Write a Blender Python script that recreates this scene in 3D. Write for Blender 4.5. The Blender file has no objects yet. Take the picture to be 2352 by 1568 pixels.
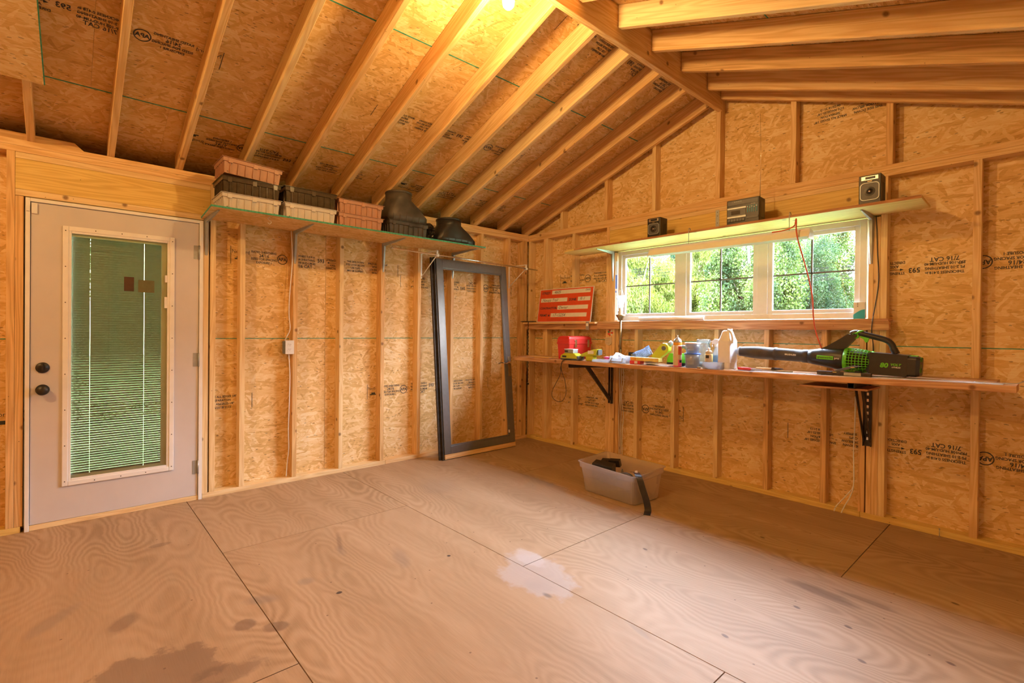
import bpy, bmesh, math, random
from mathutils import Vector, Matrix, Euler
random.seed(7)
PI = math.pi
sc = bpy.context.scene
COL = sc.collection

# ------------------------------------------------------------------ camera
_r = Vector((0.655192, 0.755402, 0.009499)); _u = Vector((-0.010195, -0.003731, 0.999941)); _f = Vector((-0.755393, 0.655251, -0.005257))
cd = bpy.data.cameras.new('camera'); cam = bpy.data.objects.new('camera', cd); COL.objects.link(cam)
cd.sensor_width = 36; cd.sensor_fit = 'HORIZONTAL'; cd.lens = 36 * 1134.82 / 2352
cd.shift_x = 42.54 / 2352; cd.shift_y = -17.71 / 2352
cd.clip_start = .02
cam.matrix_world = Matrix(((_r.x, _u.x, -_f.x, 4.2234), (_r.y, _u.y, -_f.y, -4.2122), (_r.z, _u.z, -_f.z, 1.2777), (0, 0, 0, 1)))
sc.camera = cam

# ------------------------------------------------------------------ world, sun, exposure
sc.view_settings.view_transform = 'Standard'
sc.view_settings.look = 'None'
sc.view_settings.exposure = 0.0
sc.view_settings.gamma = 1
sc.view_settings.use_curve_mapping = False
SKY = 118.0
BULB = 1000.0
w = bpy.data.worlds.new('sky'); sc.world = w; w.use_nodes = True
nt = w.node_tree; bg = nt.nodes['Background']
tc = nt.nodes.new('ShaderNodeTexCoord'); sx = nt.nodes.new('ShaderNodeSeparateXYZ')
nt.links.new(tc.outputs['Generated'], sx.inputs[0])
cr = nt.nodes.new('ShaderNodeValToRGB'); nt.links.new(sx.outputs['Z'], cr.inputs[0])
e = cr.color_ramp.elements
e[0].position = 0.0; e[0].color = (.95, .96, 1, 1)
e[1].position = 1.0; e[1].color = (.50, .66, 1, 1)
x = cr.color_ramp.elements.new(.35); x.color = (.90, .91, 1, 1)
mr = nt.nodes.new('ShaderNodeMapRange'); nt.links.new(sx.outputs['Z'], mr.inputs[0])
mr.inputs[1].default_value = .12; mr.inputs[2].default_value = .42; mr.inputs[3].default_value = SKY * .22; mr.inputs[4].default_value = SKY
nt.links.new(cr.outputs[0], bg.inputs[0]); nt.links.new(mr.outputs[0], bg.inputs[1])

def light(name, kind, loc, **k):
    d = bpy.data.lights.new(name, kind); o = bpy.data.objects.new(name, d); COL.objects.link(o); o.location = loc
    for a, b in k.items(): setattr(d, a, b)
    return o
sun = light('sun', 'SUN', (0, -20, 30), energy=34.0, angle=math.radians(.6), color=(1, .93, .8))
sun.rotation_euler = Vector((.35, 1, -1.15)).to_track_quat('-Z', 'Y').to_euler()
por = light('window_portal', 'AREA', (2.29, .105, 1.74), shape='RECTANGLE', size=2.1, size_y=.74)
por.data.cycles.is_portal = True
por.rotation_euler = (math.radians(-90), 0, 0)

# ------------------------------------------------------------------ node helpers
class N:
    def __init__(s, name):
        s.m = bpy.data.materials.new(name); s.m.use_nodes = True; s.t = s.m.node_tree; s.b = s.t.nodes['Principled BSDF']
    def n(s, ty, **k):
        o = s.t.nodes.new('ShaderNode' + ty)
        for a, b in k.items(): setattr(o, a, b)
        return o
    def l(s, a, b): s.t.links.new(a, b)
    def put(s, v, sock):
        if v is None: return
        if hasattr(v, 'is_output') or isinstance(v, bpy.types.NodeSocket): s.l(v, sock)
        else: sock.default_value = v
    def math(s, op, a, b=None, clamp=False):
        o = s.n('Math', operation=op, use_clamp=clamp); s.put(a, o.inputs[0])
        if b is not None: s.put(b, o.inputs[1])
        return o.outputs[0]
    def uv(s, rnd=True):
        u = s.n('UVMap').outputs[0]
        if not rnd: return u
        oi = s.n('ObjectInfo'); v = s.n('VectorMath', operation='SCALE'); v.inputs[0].default_value = (7.3, 3.1, 0)
        s.l(oi.outputs['Random'], v.inputs['Scale'])
        a = s.n('VectorMath', operation='ADD'); s.l(u, a.inputs[0]); s.l(v.outputs[0], a.inputs[1]); return a.outputs[0]
    def obj(s): return s.n('TexCoord').outputs['Object']
    def map(s, v, scale=(1, 1, 1), rot=0, loc=(0, 0, 0)):
        a = s.n('Mapping'); s.l(v, a.inputs[0]); a.inputs['Scale'].default_value = scale if not isinstance(scale, (int, float)) else (scale,) * 3
        a.inputs['Rotation'].default_value = (0, 0, rot); a.inputs['Location'].default_value = loc; return a.outputs[0]
    def rmap(s, v, rot, scale):
        return s.map(s.map(v, rot=rot), scale=scale)
    def noise(s, v, scale=1, detail=2, rough=.5, dist=0, dim='3D'):
        a = s.n('TexNoise', noise_dimensions=dim); s.l(v, a.inputs['Vector']); a.inputs['Scale'].default_value = scale
        a.inputs['Detail'].default_value = detail; a.inputs['Roughness'].default_value = rough; a.inputs['Distortion'].default_value = dist
        return a.outputs[0]
    def vor(s, v, scale=1, rand=1):
        a = s.n('TexVoronoi', voronoi_dimensions='2D'); s.l(v, a.inputs['Vector']); a.inputs['Scale'].default_value = scale
        a.inputs['Randomness'].default_value = rand
        return a
    def ramp(s, f, stops, interp='LINEAR'):
        a = s.n('ValToRGB'); s.l(f, a.inputs[0]); cr = a.color_ramp; cr.interpolation = interp
        while len(cr.elements) < len(stops): cr.elements.new(.5)
        for el, (p, c) in zip(cr.elements, stops):
            el.position = p; el.color = (c, c, c, 1) if isinstance(c, (int, float)) else (*c, 1)
        return a.outputs[0]
    def mix(s, f, a, b, blend='MIX'):
        o = s.n('Mix', data_type='RGBA', blend_type=blend); s.put(f, o.inputs[0])
        for v, i in ((a, 6), (b, 7)):
            if isinstance(v, tuple): v = (*v, 1) if len(v) == 3 else v
            s.put(v, o.inputs[i])
        return o.outputs[2]
    def bump(s, h, strength=.3, dist=.002):
        a = s.n('Bump'); s.l(h, a.inputs['Height']); a.inputs['Strength'].default_value = strength; a.inputs['Distance'].default_value = dist
        s.l(a.outputs[0], s.b.inputs['Normal'])
    def col(s, c): s.put((*c, 1) if isinstance(c, tuple) else c, s.b.inputs['Base Color'])
    def set(s, **k):
        for a, b in k.items(): s.b.inputs[a.replace('_', ' ')].default_value = b

def srgb(r, g, b):
    f = lambda v: (v / 255 / 12.92) if v / 255 <= .04045 else ((v / 255 + .055) / 1.055) ** 2.4
    return (f(r), f(g), f(b))

def osb_mat(name, tint=(1, 1, 1)):
    k = N(name); uv = k.uv()
    d = k.noise(uv, 26, 2); dv = k.n('VectorMath', operation='SCALE'); dn = k.n('TexNoise'); k.l(uv, dn.inputs['Vector']); dn.inputs['Scale'].default_value = 22; dn.inputs['Detail'].default_value = 3
    k.l(dn.outputs['Color'], dv.inputs[0]); dv.inputs['Scale'].default_value = .018
    ad = k.n('VectorMath', operation='ADD'); k.l(uv, ad.inputs[0]); k.l(dv.outputs[0], ad.inputs[1]); p = ad.outputs[0]
    val = None
    for i, (ang, su, sv, th) in enumerate([(.06, 12, 62, 0), (-.55, 11, 60, .5), (.58, 13, 66, .5), (.22, 14, 80, .55), (-.24, 10, 52, .58), (1.0, 14, 60, .76), (-.95, 14, 56, .78), (.02, 9, 44, .80)]):
        v = k.vor(k.map(k.rmap(p, ang, (su, sv, 1)), loc=(i * 3.7, i * 5.1, 0)), 1)
        sp = k.n('SeparateColor'); k.l(v.outputs['Color'], sp.inputs[0])
        if val is None: val = sp.outputs[0]
        else:
            m = k.math('GREATER_THAN', sp.outputs[1], th)
            o = k.n('Mix', data_type='FLOAT'); k.l(m, o.inputs[0]); k.l(val, o.inputs[2]); k.l(sp.outputs[0], o.inputs[3]); val = o.outputs[0]
    grain = k.noise(k.map(p, scale=(14, 150, 1)), 1, 4, .65)
    big = k.noise(uv, 2.5, 2)
    f = k.math('ADD', k.math('MULTIPLY', val, .32), k.math('ADD', k.math('MULTIPLY', grain, .60), k.math('ADD', k.math('MULTIPLY', big, .30), .13)))
    t = lambda c: tuple(a * b for a, b in zip(c, tint))
    c = k.ramp(f, [(.40, t((.40, .20, .06))), (.55, t((.62, .38, .14))), (.70, t((.75, .50, .215))), (.84, t((.83, .605, .32))), (.96, t((.89, .72, .46)))])
    sp = k.vor(k.map(p, scale=(38, 120, 1), rot=.3), 1); s2 = k.n('SeparateColor'); k.l(sp.outputs['Color'], s2.inputs[0])
    m = k.math('MULTIPLY', k.math('GREATER_THAN', s2.outputs[0], .975), k.math('LESS_THAN', sp.outputs['Distance'], .38))
    c = k.mix(k.math('MULTIPLY', m, .6), c, (.10, .045, .018))
    k.col(c); k.set(Roughness=.62); k.b.inputs['Specular IOR Level'].default_value = .3
    k.bump(f, .35, .002); return k.m

def lumber_mat(name, light_c, dark_c, knots=.55):
    k = N(name); uv = k.uv(); oi = k.n('ObjectInfo').outputs['Random']
    warp = k.noise(k.map(uv, scale=(1.2, 6, 1)), 1, 2)
    n = k.math('SINE', k.math('MULTIPLY', k.noise(k.map(uv, scale=(.9, 14, 1)), 1, 1.5), 55))
    fine = k.noise(k.map(uv, scale=(5, 210, 1)), 1, 3)
    f = k.math('ADD', k.math('MULTIPLY', n, .16), k.math('ADD', k.math('MULTIPLY', fine, .55), k.math('MULTIPLY', warp, .45)))
    c = k.ramp(f, [(.28, dark_c), (.62, light_c), (.9, tuple(min(.9, v * 1.18 + .02) for v in light_c))])
    red = k.math('MULTIPLY', oi, .35)
    c = k.mix(red, c, k.mix(1.0, c, (.98, .88, .78), 'MULTIPLY'))
    v = k.vor(k.map(uv, scale=(3.1, 3.1, 1)), 1)
    s2 = k.n('SeparateColor'); k.l(v.outputs['Color'], s2.inputs[0])
    kn = k.math('MULTIPLY', k.math('GREATER_THAN', s2.outputs[2], 1 - knots), k.ramp(v.outputs['Distance'], [(.025, 1), (.06, 0)]))
    c = k.mix(k.math('MULTIPLY', kn, .8), c, (.17, .07, .025))
    nl = k.vor(k.map(uv, scale=(7, 7, 1)), 1); s3 = k.n('SeparateColor'); k.l(nl.outputs['Color'], s3.inputs[0])
    nm = k.math('MULTIPLY', k.math('GREATER_THAN', s3.outputs[0], .8), k.math('LESS_THAN', nl.outputs['Distance'], .017))
    c = k.mix(k.math('MULTIPLY', nm, .8), c, (.08, .05, .03))
    k.col(c); k.set(Roughness=.55); k.b.inputs['Specular IOR Level'].default_value = .3; k.bump(f, .2, .001); return k.m

def plain(name, c, rough=.5, metal=0, vary=.10, scale=30, **kw):
    k = N(name); o = k.obj(); n = k.noise(o, scale, 3)
    a = tuple(max(0, v * (1 - vary)) for v in c); b = tuple(min(1, v * (1 + vary)) for v in c)
    k.col(k.ramp(n, [(.3, a), (.7, b)])); k.set(Roughness=rough, Metallic=metal)
    for a, b in kw.items(): k.b.inputs[a.replace('_', ' ')].default_value = b
    return k.m

def floor_mat():
    k = N('plywood_floor'); uv = k.uv(False); P = k.obj()
    dn = k.n('TexNoise'); k.l(uv, dn.inputs['Vector']); dn.inputs['Scale'].default_value = 7; dn.inputs['Detail'].default_value = 2
    dv = k.n('VectorMath', operation='SCALE'); k.l(dn.outputs['Color'], dv.inputs[0]); dv.inputs['Scale'].default_value = .05
    ad = k.n('VectorMath', operation='ADD'); k.l(uv, ad.inputs[0]); k.l(dv.outputs[0], ad.inputs[1])
    g = k.noise(k.map(ad.outputs[0], scale=(1.05, 3.2, 1)), 1, .6, .4)
    n = k.math('SINE', k.math('MULTIPLY', g, 150))
    area = k.ramp(k.noise(k.map(uv, scale=(.5, 1.3, 1)), 1, 1), [(.42, .25), (.6, 1)])
    fine = k.noise(k.map(uv, scale=(10, 240, 1)), 1, 3)
    soft = k.noise(k.map(uv, scale=(.8, 4, 1)), 1, 3)
    f = k.math('ADD', k.math('MULTIPLY', k.math('MULTIPLY', n, area), .13), k.math('ADD', k.math('MULTIPLY', fine, .35), k.math('MULTIPLY', soft, .65)))
    c = k.ramp(f, [(.25, (.305, .195, .105)), (.5, (.415, .28, .165)), (.75, (.50, .355, .225))])
    big = k.noise(P, 1.3, 3); c = k.mix(k.math('MULTIPLY', big, .35), c, (.33, .225, .135))
    wn = k.noise(P, 9, 4, .6)
    def blob(cx, cy, rx, ry, rot, amt, colr, soft=.25, wob=.9, thr=1.0):
        nonlocal c
        v = k.map(k.map(P, loc=(-cx, -cy, 0)), rot=rot); v = k.map(v, scale=(1 / rx, 1 / ry, 0))
        L = k.n('VectorMath', operation='LENGTH'); k.l(v, L.inputs[0])
        d = k.math('ADD', L.outputs['Value'], k.math('MULTIPLY', k.math('SUBTRACT', wn, .5), wob))
        m = k.ramp(d, [(max(0, thr - soft), 1), (thr + .02, 0)])
        c = k.mix(k.math('MULTIPLY', m, amt), c, colr)
    dk = (.15, .095, .065); gy = (.20, .16, .135)
    blob(2.08, -3.98, .21, .27, 0, .55, dk, .15, 1.6)
    blob(2.20, -3.76, .07, .15, .2, .5, dk, .3, 1.8)
    blob(1.92, -3.62, .05, .05, 0, .6, dk); blob(2.02, -3.52, .045, .06, .5, .6, dk); blob(1.76, -3.5, .05, .09, .5, .45, gy, .6)
    blob(1.58, -4.02, .10, .055, .5, .5, dk, .4); blob(1.36, -4.25, .16, .05, .7, .35, gy, .5)
    blob(1.72, -3.28, .05, .05, 0, .4, gy, .6); blob(1.80, -2.78, .16, .05, .3, .35, gy, .6); blob(1.5, -3.0, .1, .03, .2, .3, gy, .6)
    blob(1.93, -3.2, .013, .017, 0, .95, (.05, .035, .03), .3, .2); blob(1.95, -2.56, .012, .012, 0, .95, (.05, .035, .03), .3, .2)
    blob(1.38, -2.96, .16, .02, .35, .5, dk, .6); blob(.75, -3.78, .03, .06, 0, .4, dk)
    blob(2.42, -2.33, .27, .19, .35, .72, (.44, .385, .36), .22, 1.2); blob(2.26, -2.22, .14, .07, .2, .65, (.50, .45, .43), .25, 1.2)
    blob(2.50, -2.42, .10, .09, 0, .35, (.32, .28, .26), .8, 1.6); blob(2.6, -2.44, .035, .02, 0, .7, (.14, .12, .11), .5)
    blob(1.25, -1.12, .42, .08, .15, .42, gy, .7); blob(3.45, -1.38, .20, .055, .10, .62, (.13, .075, .035), .5, .7)
    blob(3.62, -1.30, .16, .03, .1, .5, (.13, .075, .035), .5, .7); blob(3.05, -2.35, .10, .02, .3, .3, gy, .5)
    blob(3.0, -1.02, .25, .05, .2, .25, (.2, .11, .05), .7); blob(.9, -1.9, .35, .25, .4, .25, gy, .8)
    for cx, cy in ((3.42, -1.62), (3.62, -1.62), (3.30, -2.10), (3.72, -1.85), (2.62, -1.62), (3.0, -.9), (3.9, -1.0), (3.95, -1.6)):
        blob(cx, cy, .020, .012, .3, .8, (.10, .05, .025), .4, .5)
    v = k.vor(k.map(P, scale=4.3), 1); s3 = k.n('SeparateColor'); k.l(v.outputs['Color'], s3.inputs[0])
    nm = k.math('MULTIPLY', k.math('GREATER_THAN', s3.outputs[0], .55), k.math('LESS_THAN', v.outputs['Distance'], .02))
    c = k.mix(k.math('MULTIPLY', nm, .7), c, (.13, .07, .04))
    k.col(c); k.set(Roughness=.55); k.b.inputs['Specular IOR Level'].default_value = .25; k.bump(f, .12, .001); return k.m

M = {}
M['osb'] = osb_mat('osb'); M['osb_roof'] = osb_mat('osb_roof', (.97, .93, .86)); M['osb_shelf'] = osb_mat('osb_shelf', (.95, .9, .82))
M['pine'] = lumber_mat('pine', (.81, .57, .30), (.68, .42, .18)); M['fir'] = lumber_mat('fir', (.74, .49, .23), (.57, .335, .13), .7)
M['pale'] = lumber_mat('pale', (.83, .64, .37), (.72, .51, .255), .5); M['header'] = lumber_mat('header', (.79, .59, .21), (.67, .46, .14), .8)
M['bench'] = lumber_mat('bench', (.62, .37, .20), (.42, .20, .09), .8)
M['rust'] = lumber_mat('redwood', (.50, .25, .10), (.34, .14, .05), .4)
M['floor'] = floor_mat()
M['dark'] = plain('dark_gap', (.05, .035, .02), .9)
M['ink'] = plain('printing_ink', (.055, .06, .065), .8, vary=.2)
M['green_paint'] = plain('green_edge_paint', (.05, .30, .21), .7, vary=.3, scale=60)
M['door_white'] = plain('door_paint', (.62, .585, .60), .45, vary=.03, scale=6)
M['white'] = plain('white_paint', (.84, .83, .84), .45, vary=.04, scale=12)
M['vinyl'] = plain('window_vinyl', (.80, .82, .84), .35, vary=.02)
M['white_plastic'] = plain('white_plastic', (.82, .82, .84), .35, vary=.02)
M['grey_bin'] = plain('grey_bin_plastic', (.56, .53, .52), .4, vary=.04)
M['tan_bin'] = plain('tan_bin_plastic', (.42, .22, .14), .45, vary=.05)
M['smoke_bin'] = plain('smoked_bin_plastic', (.065, .048, .03), .18, vary=.2)
M['black'] = plain('black_plastic', (.022, .021, .022), .38, vary=.15)
M['dusty'] = plain('dusty_black_plastic', (.055, .045, .038), .5, vary=.5, scale=9)
M['bag'] = plain('black_film', (.015, .013, .012), .12, vary=.2)
M['steel'] = plain('grey_steel', (.40, .43, .45), .42, .55, vary=.08)
M['chrome'] = plain('bright_metal', (.72, .72, .74), .2, 1, vary=.03)
M['darksteel'] = plain('dark_steel', (.060, .050, .045), .5, .5, vary=.3)
M['bronze'] = plain('bronze_frame', (.17, .165, .165), .36, .35, vary=.06)
M['brass'] = plain('aged_brass', (.36, .28, .16), .35, .8, vary=.2)
M['muntin'] = plain('dark_muntin', (.16, .17, .18), .5)
M['yellow'] = plain('lime_yellow_plastic', (.52, .56, .035), .38, vary=.03)
M['green'] = plain('bright_green_plastic', (.13, .58, .02), .38, vary=.04)
M['grey_plastic'] = plain('dark_grey_plastic', (.10, .105, .11), .45, vary=.1)
M['red'] = plain('red_plastic', (.62, .035, .03), .38, vary=.04)
M['orange'] = plain('orange_vinyl', (.62, .10, .03), .5, vary=.1)
M['signred'] = plain('sign_orange', (.72, .085, .022), .55, vary=.04)
M['paper'] = plain('paper', (.80, .79, .77), .7, vary=.04)
M['bluepaper'] = plain('blue_printed_paper', (.20, .32, .55), .7, vary=.6, scale=90)
M['cyan'] = plain('cyan_print', (.02, .42, .58), .5, vary=.03)
M['blue'] = plain('blue_plastic', (.04, .12, .55), .4)
M['cream'] = plain('cream_ceramic', (.62, .50, .33), .5)
M['grey_sheet'] = plain('bench_paper', (.66, .64, .68), .6, vary=.12, scale=14)
M['pink'] = plain('pink_print', (.75, .10, .30), .4)
M['tape_orange'] = plain('orange_card', (.80, .38, .03), .6)
M['cardyellow'] = plain('yellow_card', (.75, .58, .16), .6)
M['lampwhite'] = plain('shop_light_enamel', (.88, .92, .80), .3, vary=.02)
M['slat'] = plain('blind_slat', (.20, .22, .16), .5, vary=.04)

def clearmat(name, c, a, rough=.1, glossy=.10):
    k = N(name); t = k.t; k.t.nodes.remove(k.b)
    out = [n for n in t.nodes if n.type == 'OUTPUT_MATERIAL'][0]
    tr = k.n('BsdfTransparent'); tr.inputs[0].default_value = (*c, 1)
    gl = k.n('BsdfGlossy'); gl.inputs['Roughness'].default_value = rough
    df = k.n('BsdfDiffuse'); nz = k.noise(k.n('TexCoord').outputs['Object'], 25, 3)
    k.l(k.ramp(nz, [(.3, tuple(v * .9 for v in c)), (.7, c)]), df.inputs[0])
    tl = k.n('BsdfTranslucent'); tl.inputs[0].default_value = (*c, 1)
    m0 = k.n('MixShader'); m0.inputs[0].default_value = .5; k.l(df.outputs[0], m0.inputs[1]); k.l(tl.outputs[0], m0.inputs[2])
    m1 = k.n('MixShader'); m1.inputs[0].default_value = a; k.l(tr.outputs[0], m1.inputs[1]); k.l(m0.outputs[0], m1.inputs[2])
    lw = k.n('LayerWeight'); lw.inputs[0].default_value = .25
    m2 = k.n('MixShader'); k.l(k.math('ADD', k.math('MULTIPLY', lw.outputs['Fresnel'], glossy * 4), glossy * .4, True), m2.inputs[0])
    k.l(m1.outputs[0], m2.inputs[1]); k.l(gl.outputs[0], m2.inputs[2]); k.l(m2.outputs[0], out.inputs[0]); return k.m
M['glass'] = clearmat('window_glass', (.96, .98, .97), 0.0, .02, .08)
M['doorglass'] = clearmat('door_glass', (.86, .89, .79), 0.0, .03, .16)
M['clear'] = clearmat('clear_plastic', (.80, .82, .84), .35, .15, .12)
M['tote'] = clearmat('tote_plastic', (.93, .88, .86), .33, .3, .05)
M['jarglass'] = clearmat('jar_glass', (.85, .93, .93), .12, .05, .2)
M['bluefluid'] = clearmat('blue_fluid', (.10, .50, .75), .5, .1, .1)

def emis(name, c, s):
    k = N(name); k.b.inputs['Emission Color'].default_value = (*c, 1); k.b.inputs['Emission Strength'].default_value = s; k.col(c); return k.m

def leaf_mat(name, a, b):
    k = N(name); k.t.nodes.remove(k.b); out = [n for n in k.t.nodes if n.type == 'OUTPUT_MATERIAL'][0]
    c = k.ramp(k.noise(k.n('TexCoord').outputs['Object'], 2.2, 3), [(.35, a), (.62, b)])
    c = k.mix(k.noise(k.n('TexCoord').outputs['Object'], 38, 1), k.mix(1.0, c, (.55, .62, .5), 'MULTIPLY'), c)
    d = k.n('BsdfDiffuse'); t = k.n('BsdfTranslucent'); k.l(c, d.inputs[0]); k.l(k.mix(1.0, c, (1.0, 1.0, .5), 'MULTIPLY'), t.inputs[0])
    m = k.n('MixShader'); m.inputs[0].default_value = .45; k.l(d.outputs[0], m.inputs[1]); k.l(t.outputs[0], m.inputs[2])
    g = k.n('BsdfGlossy'); g.inputs['Roughness'].default_value = .45; m2 = k.n('MixShader'); m2.inputs[0].default_value = .012; k.l(m.outputs[0], m2.inputs[1]); k.l(g.outputs[0], m2.inputs[2]); k.l(m2.outputs[0], out.inputs[0]); return k.m
M['leafA'] = leaf_mat('leaf_yellow_green', (.045, .070, .012), (.16, .18, .030))
M['leafB'] = leaf_mat('leaf_mid_green', (.014, .036, .012), (.085, .12, .032))
M['leafC'] = leaf_mat('leaf_deep_green', (.008, .026, .014), (.042, .075, .032))
M['bark'] = plain('bark', (.10, .075, .05), .9, vary=.4)
M['grass'] = plain('grass', (.05, .10, .025), .9, vary=.5, scale=6)
M['siding'] = plain('siding', (.35, .32, .28), .7)

# ------------------------------------------------------------------ mesh helpers
class B:
    """collects shapes in one bmesh; uv in metres with u along the grain"""
    def __init__(s): s.bm = bmesh.new(); s.uv = s.bm.loops.layers.uv.new('UVMap'); s.mi = 0
    def _uvf(s, fs, inv=None, grain=None, off=(0, 0)):
        for f in fs:
            f.material_index = s.mi
            n = f.normal if inv is None else (inv.to_3x3() @ f.normal)
            ax = max(range(3), key=lambda i: abs(n[i]))
            g = grain if grain is not None else 0
            oth = [i for i in range(3) if i != ax]
            if g in oth: ui, vi = g, [i for i in oth if i != g][0]
            else: ui, vi = oth
            for lp in f.loops:
                p = lp.vert.co if inv is None else inv @ lp.vert.co
                lp[s.uv].uv = (p[ui] + off[0], p[vi] + off[1] + ax * .37)
    def box(s, x0, x1, y0, y1, z0, z1, m=None, grain=None, bev=0, off=(0, 0)):
        a = [(x0, y0, z0), (x1, y0, z0), (x1, y1, z0), (x0, y1, z0), (x0, y0, z1), (x1, y0, z1), (x1, y1, z1), (x0, y1, z1)]
        return s.hexa(a, m, grain, bev, off)
    def hexa(s, a, m=None, grain=None, bev=0, off=(0, 0)):
        vs = [s.bm.verts.new(p) for p in a]
        fs = [s.bm.faces.new([vs[i] for i in q]) for q in ((0, 3, 2, 1), (4, 5, 6, 7), (0, 1, 5, 4), (1, 2, 6, 5), (2, 3, 7, 6), (3, 0, 4, 7))]
        if grain is None:
            d = [(Vector(a[1]) - Vector(a[0])).length, (Vector(a[3]) - Vector(a[0])).length, (Vector(a[4]) - Vector(a[0])).length]
            grain = d.index(max(d))
        for f in fs: f.normal_update()
        if bev:
            es = list({e for f in fs for e in f.edges})
            r = bmesh.ops.bevel(s.bm, geom=es, offset=bev, segments=2, affect='EDGES', profile=.6)
            vv = {v for f in r['faces'] for v in f.verts}; ff = set(f for v in vv for f in v.link_faces)
            fs = list(ff); vs = list({v for f in fs for v in f.verts})
            for f in fs: f.normal_update(); f.smooth = False
        s._uvf(fs, None, grain, off)
        if m is not None:
            for v in vs: v.co = m @ v.co
        return vs
    def prism(s, pts, lo, hi, axis='z', m=None, grain=0, smooth=False, bev=0):
        def P(a, b, t): return {'z': (a, b, t), 'y': (a, t, b), 'x': (t, a, b)}[axis]
        l = [s.bm.verts.new(P(a, b, lo)) for a, b in pts]; h = [s.bm.verts.new(P(a, b, hi)) for a, b in pts]
        n = len(pts); fs = [s.bm.faces.new(l[::-1]), s.bm.faces.new(h)]
        for i in range(n):
            f = s.bm.faces.new((l[i], l[(i + 1) % n], h[(i + 1) % n], h[i])); f.smooth = smooth; fs.append(f)
        bmesh.ops.recalc_face_normals(s.bm, faces=fs)
        vs = l + h
        if bev:
            es = list({e for f in fs[:2] for e in f.edges})
            r = bmesh.ops.bevel(s.bm, geom=es, offset=bev, segments=2, affect='EDGES', profile=.6)
            vv = {v for f in r['faces'] for v in f.verts}; fs = list(set(f for v in vv for f in v.link_faces)); vs = list({v for f in fs for v in f.verts})
        for f in fs: f.normal_update()
        s._uvf(fs, None, grain)
        if m is not None:
            for v in vs: v.co = m @ v.co
        return vs
    def lathe(s, prof, seg=24, m=None, cap=True, sx=1, sy=1):
        rings = []
        vs = []
        for r, z in prof:
            ring = [s.bm.verts.new((r * sx * math.cos(2 * PI * i / seg), r * sy * math.sin(2 * PI * i / seg), z)) for i in range(seg)]
            rings.append(ring); vs += ring
        fs = []
        for a, b in zip(rings, rings[1:]):
            for i in range(seg):
                f = s.bm.faces.new((a[i], a[(i + 1) % seg], b[(i + 1) % seg], b[i])); f.smooth = True; fs.append(f)
        if cap:
            fs.append(s.bm.faces.new(rings[0][::-1])); fs.append(s.bm.faces.new(rings[-1]))
        for f in fs: f.normal_update()
        s._uvf(fs)
        if m is not None:
            for v in vs: v.co = m @ v.co
        return vs
    def tube(s, pts, r, seg=8, cap=True, m=None):
        pts = [Vector(p) for p in pts]; rings = []; vs = []
        for i, p in enumerate(pts):
            d = (pts[min(i + 1, len(pts) - 1)] - pts[max(i - 1, 0)]).normalized()
            ref = Vector((0, 0, 1)) if abs(d.z) < .9 else Vector((1, 0, 0))
            a = d.cross(ref).normalized(); b = d.cross(a).normalized()
            rr = r[i] if isinstance(r, (list, tuple)) else r
            ring = [s.bm.verts.new(p + a * rr * math.cos(2 * PI * k / seg) + b * rr * math.sin(2 * PI * k / seg)) for k in range(seg)]
            rings.append(ring); vs += ring
        fs = []
        for a, b in zip(rings, rings[1:]):
            for i in range(seg):
                f = s.bm.faces.new((a[i], a[(i + 1) % seg], b[(i + 1) % seg], b[i])); f.smooth = True; fs.append(f)
        if cap: fs.append(s.bm.faces.new(rings[0][::-1])); fs.append(s.bm.faces.new(rings[-1]))
        bmesh.ops.recalc_face_normals(s.bm, faces=fs)
        s._uvf(fs)
        if m is not None:
            for v in vs: v.co = m @ v.co
        return vs
    def loft(s, rings, cap=True, smooth=True, close=True, m=None):
        R = [[s.bm.verts.new(p) for p in r] for r in rings]; fs = []
        n = len(R[0])
        for a, b in zip(R, R[1:]):
            for i in range(n if close else n - 1):
                f = s.bm.faces.new((a[i], a[(i + 1) % n], b[(i + 1) % n], b[i])); f.smooth = smooth; fs.append(f)
        if cap: fs.append(s.bm.faces.new(R[0][::-1])); fs.append(s.bm.faces.new(R[-1]))
        bmesh.ops.recalc_face_normals(s.bm, faces=fs); s._uvf(fs)
        vs = [v for r in R for v in r]
        if m is not None:
            for v in vs: v.co = m @ v.co
        return vs
    def quad(s, a, b, c, d, smooth=False):
        f = s.bm.faces.new([s.bm.verts.new(p) for p in (a, b, c, d)]); f.normal_update(); s._uvf([f]); return f
    def go(s, name, mats, parent=None, loc=None, label=None):
        me = bpy.data.meshes.new(name); s.bm.to_mesh(me); s.bm.free()
        for mm in (mats if isinstance(mats, (list, tuple)) else [mats]): me.materials.append(M[mm] if isinstance(mm, str) else mm)
        o = bpy.data.objects.new(name, me); COL.objects.link(o)
        if parent is not None: o.parent = parent
        if loc is not None: o.location = loc
        if label: o['label'] = label
        return o

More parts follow.
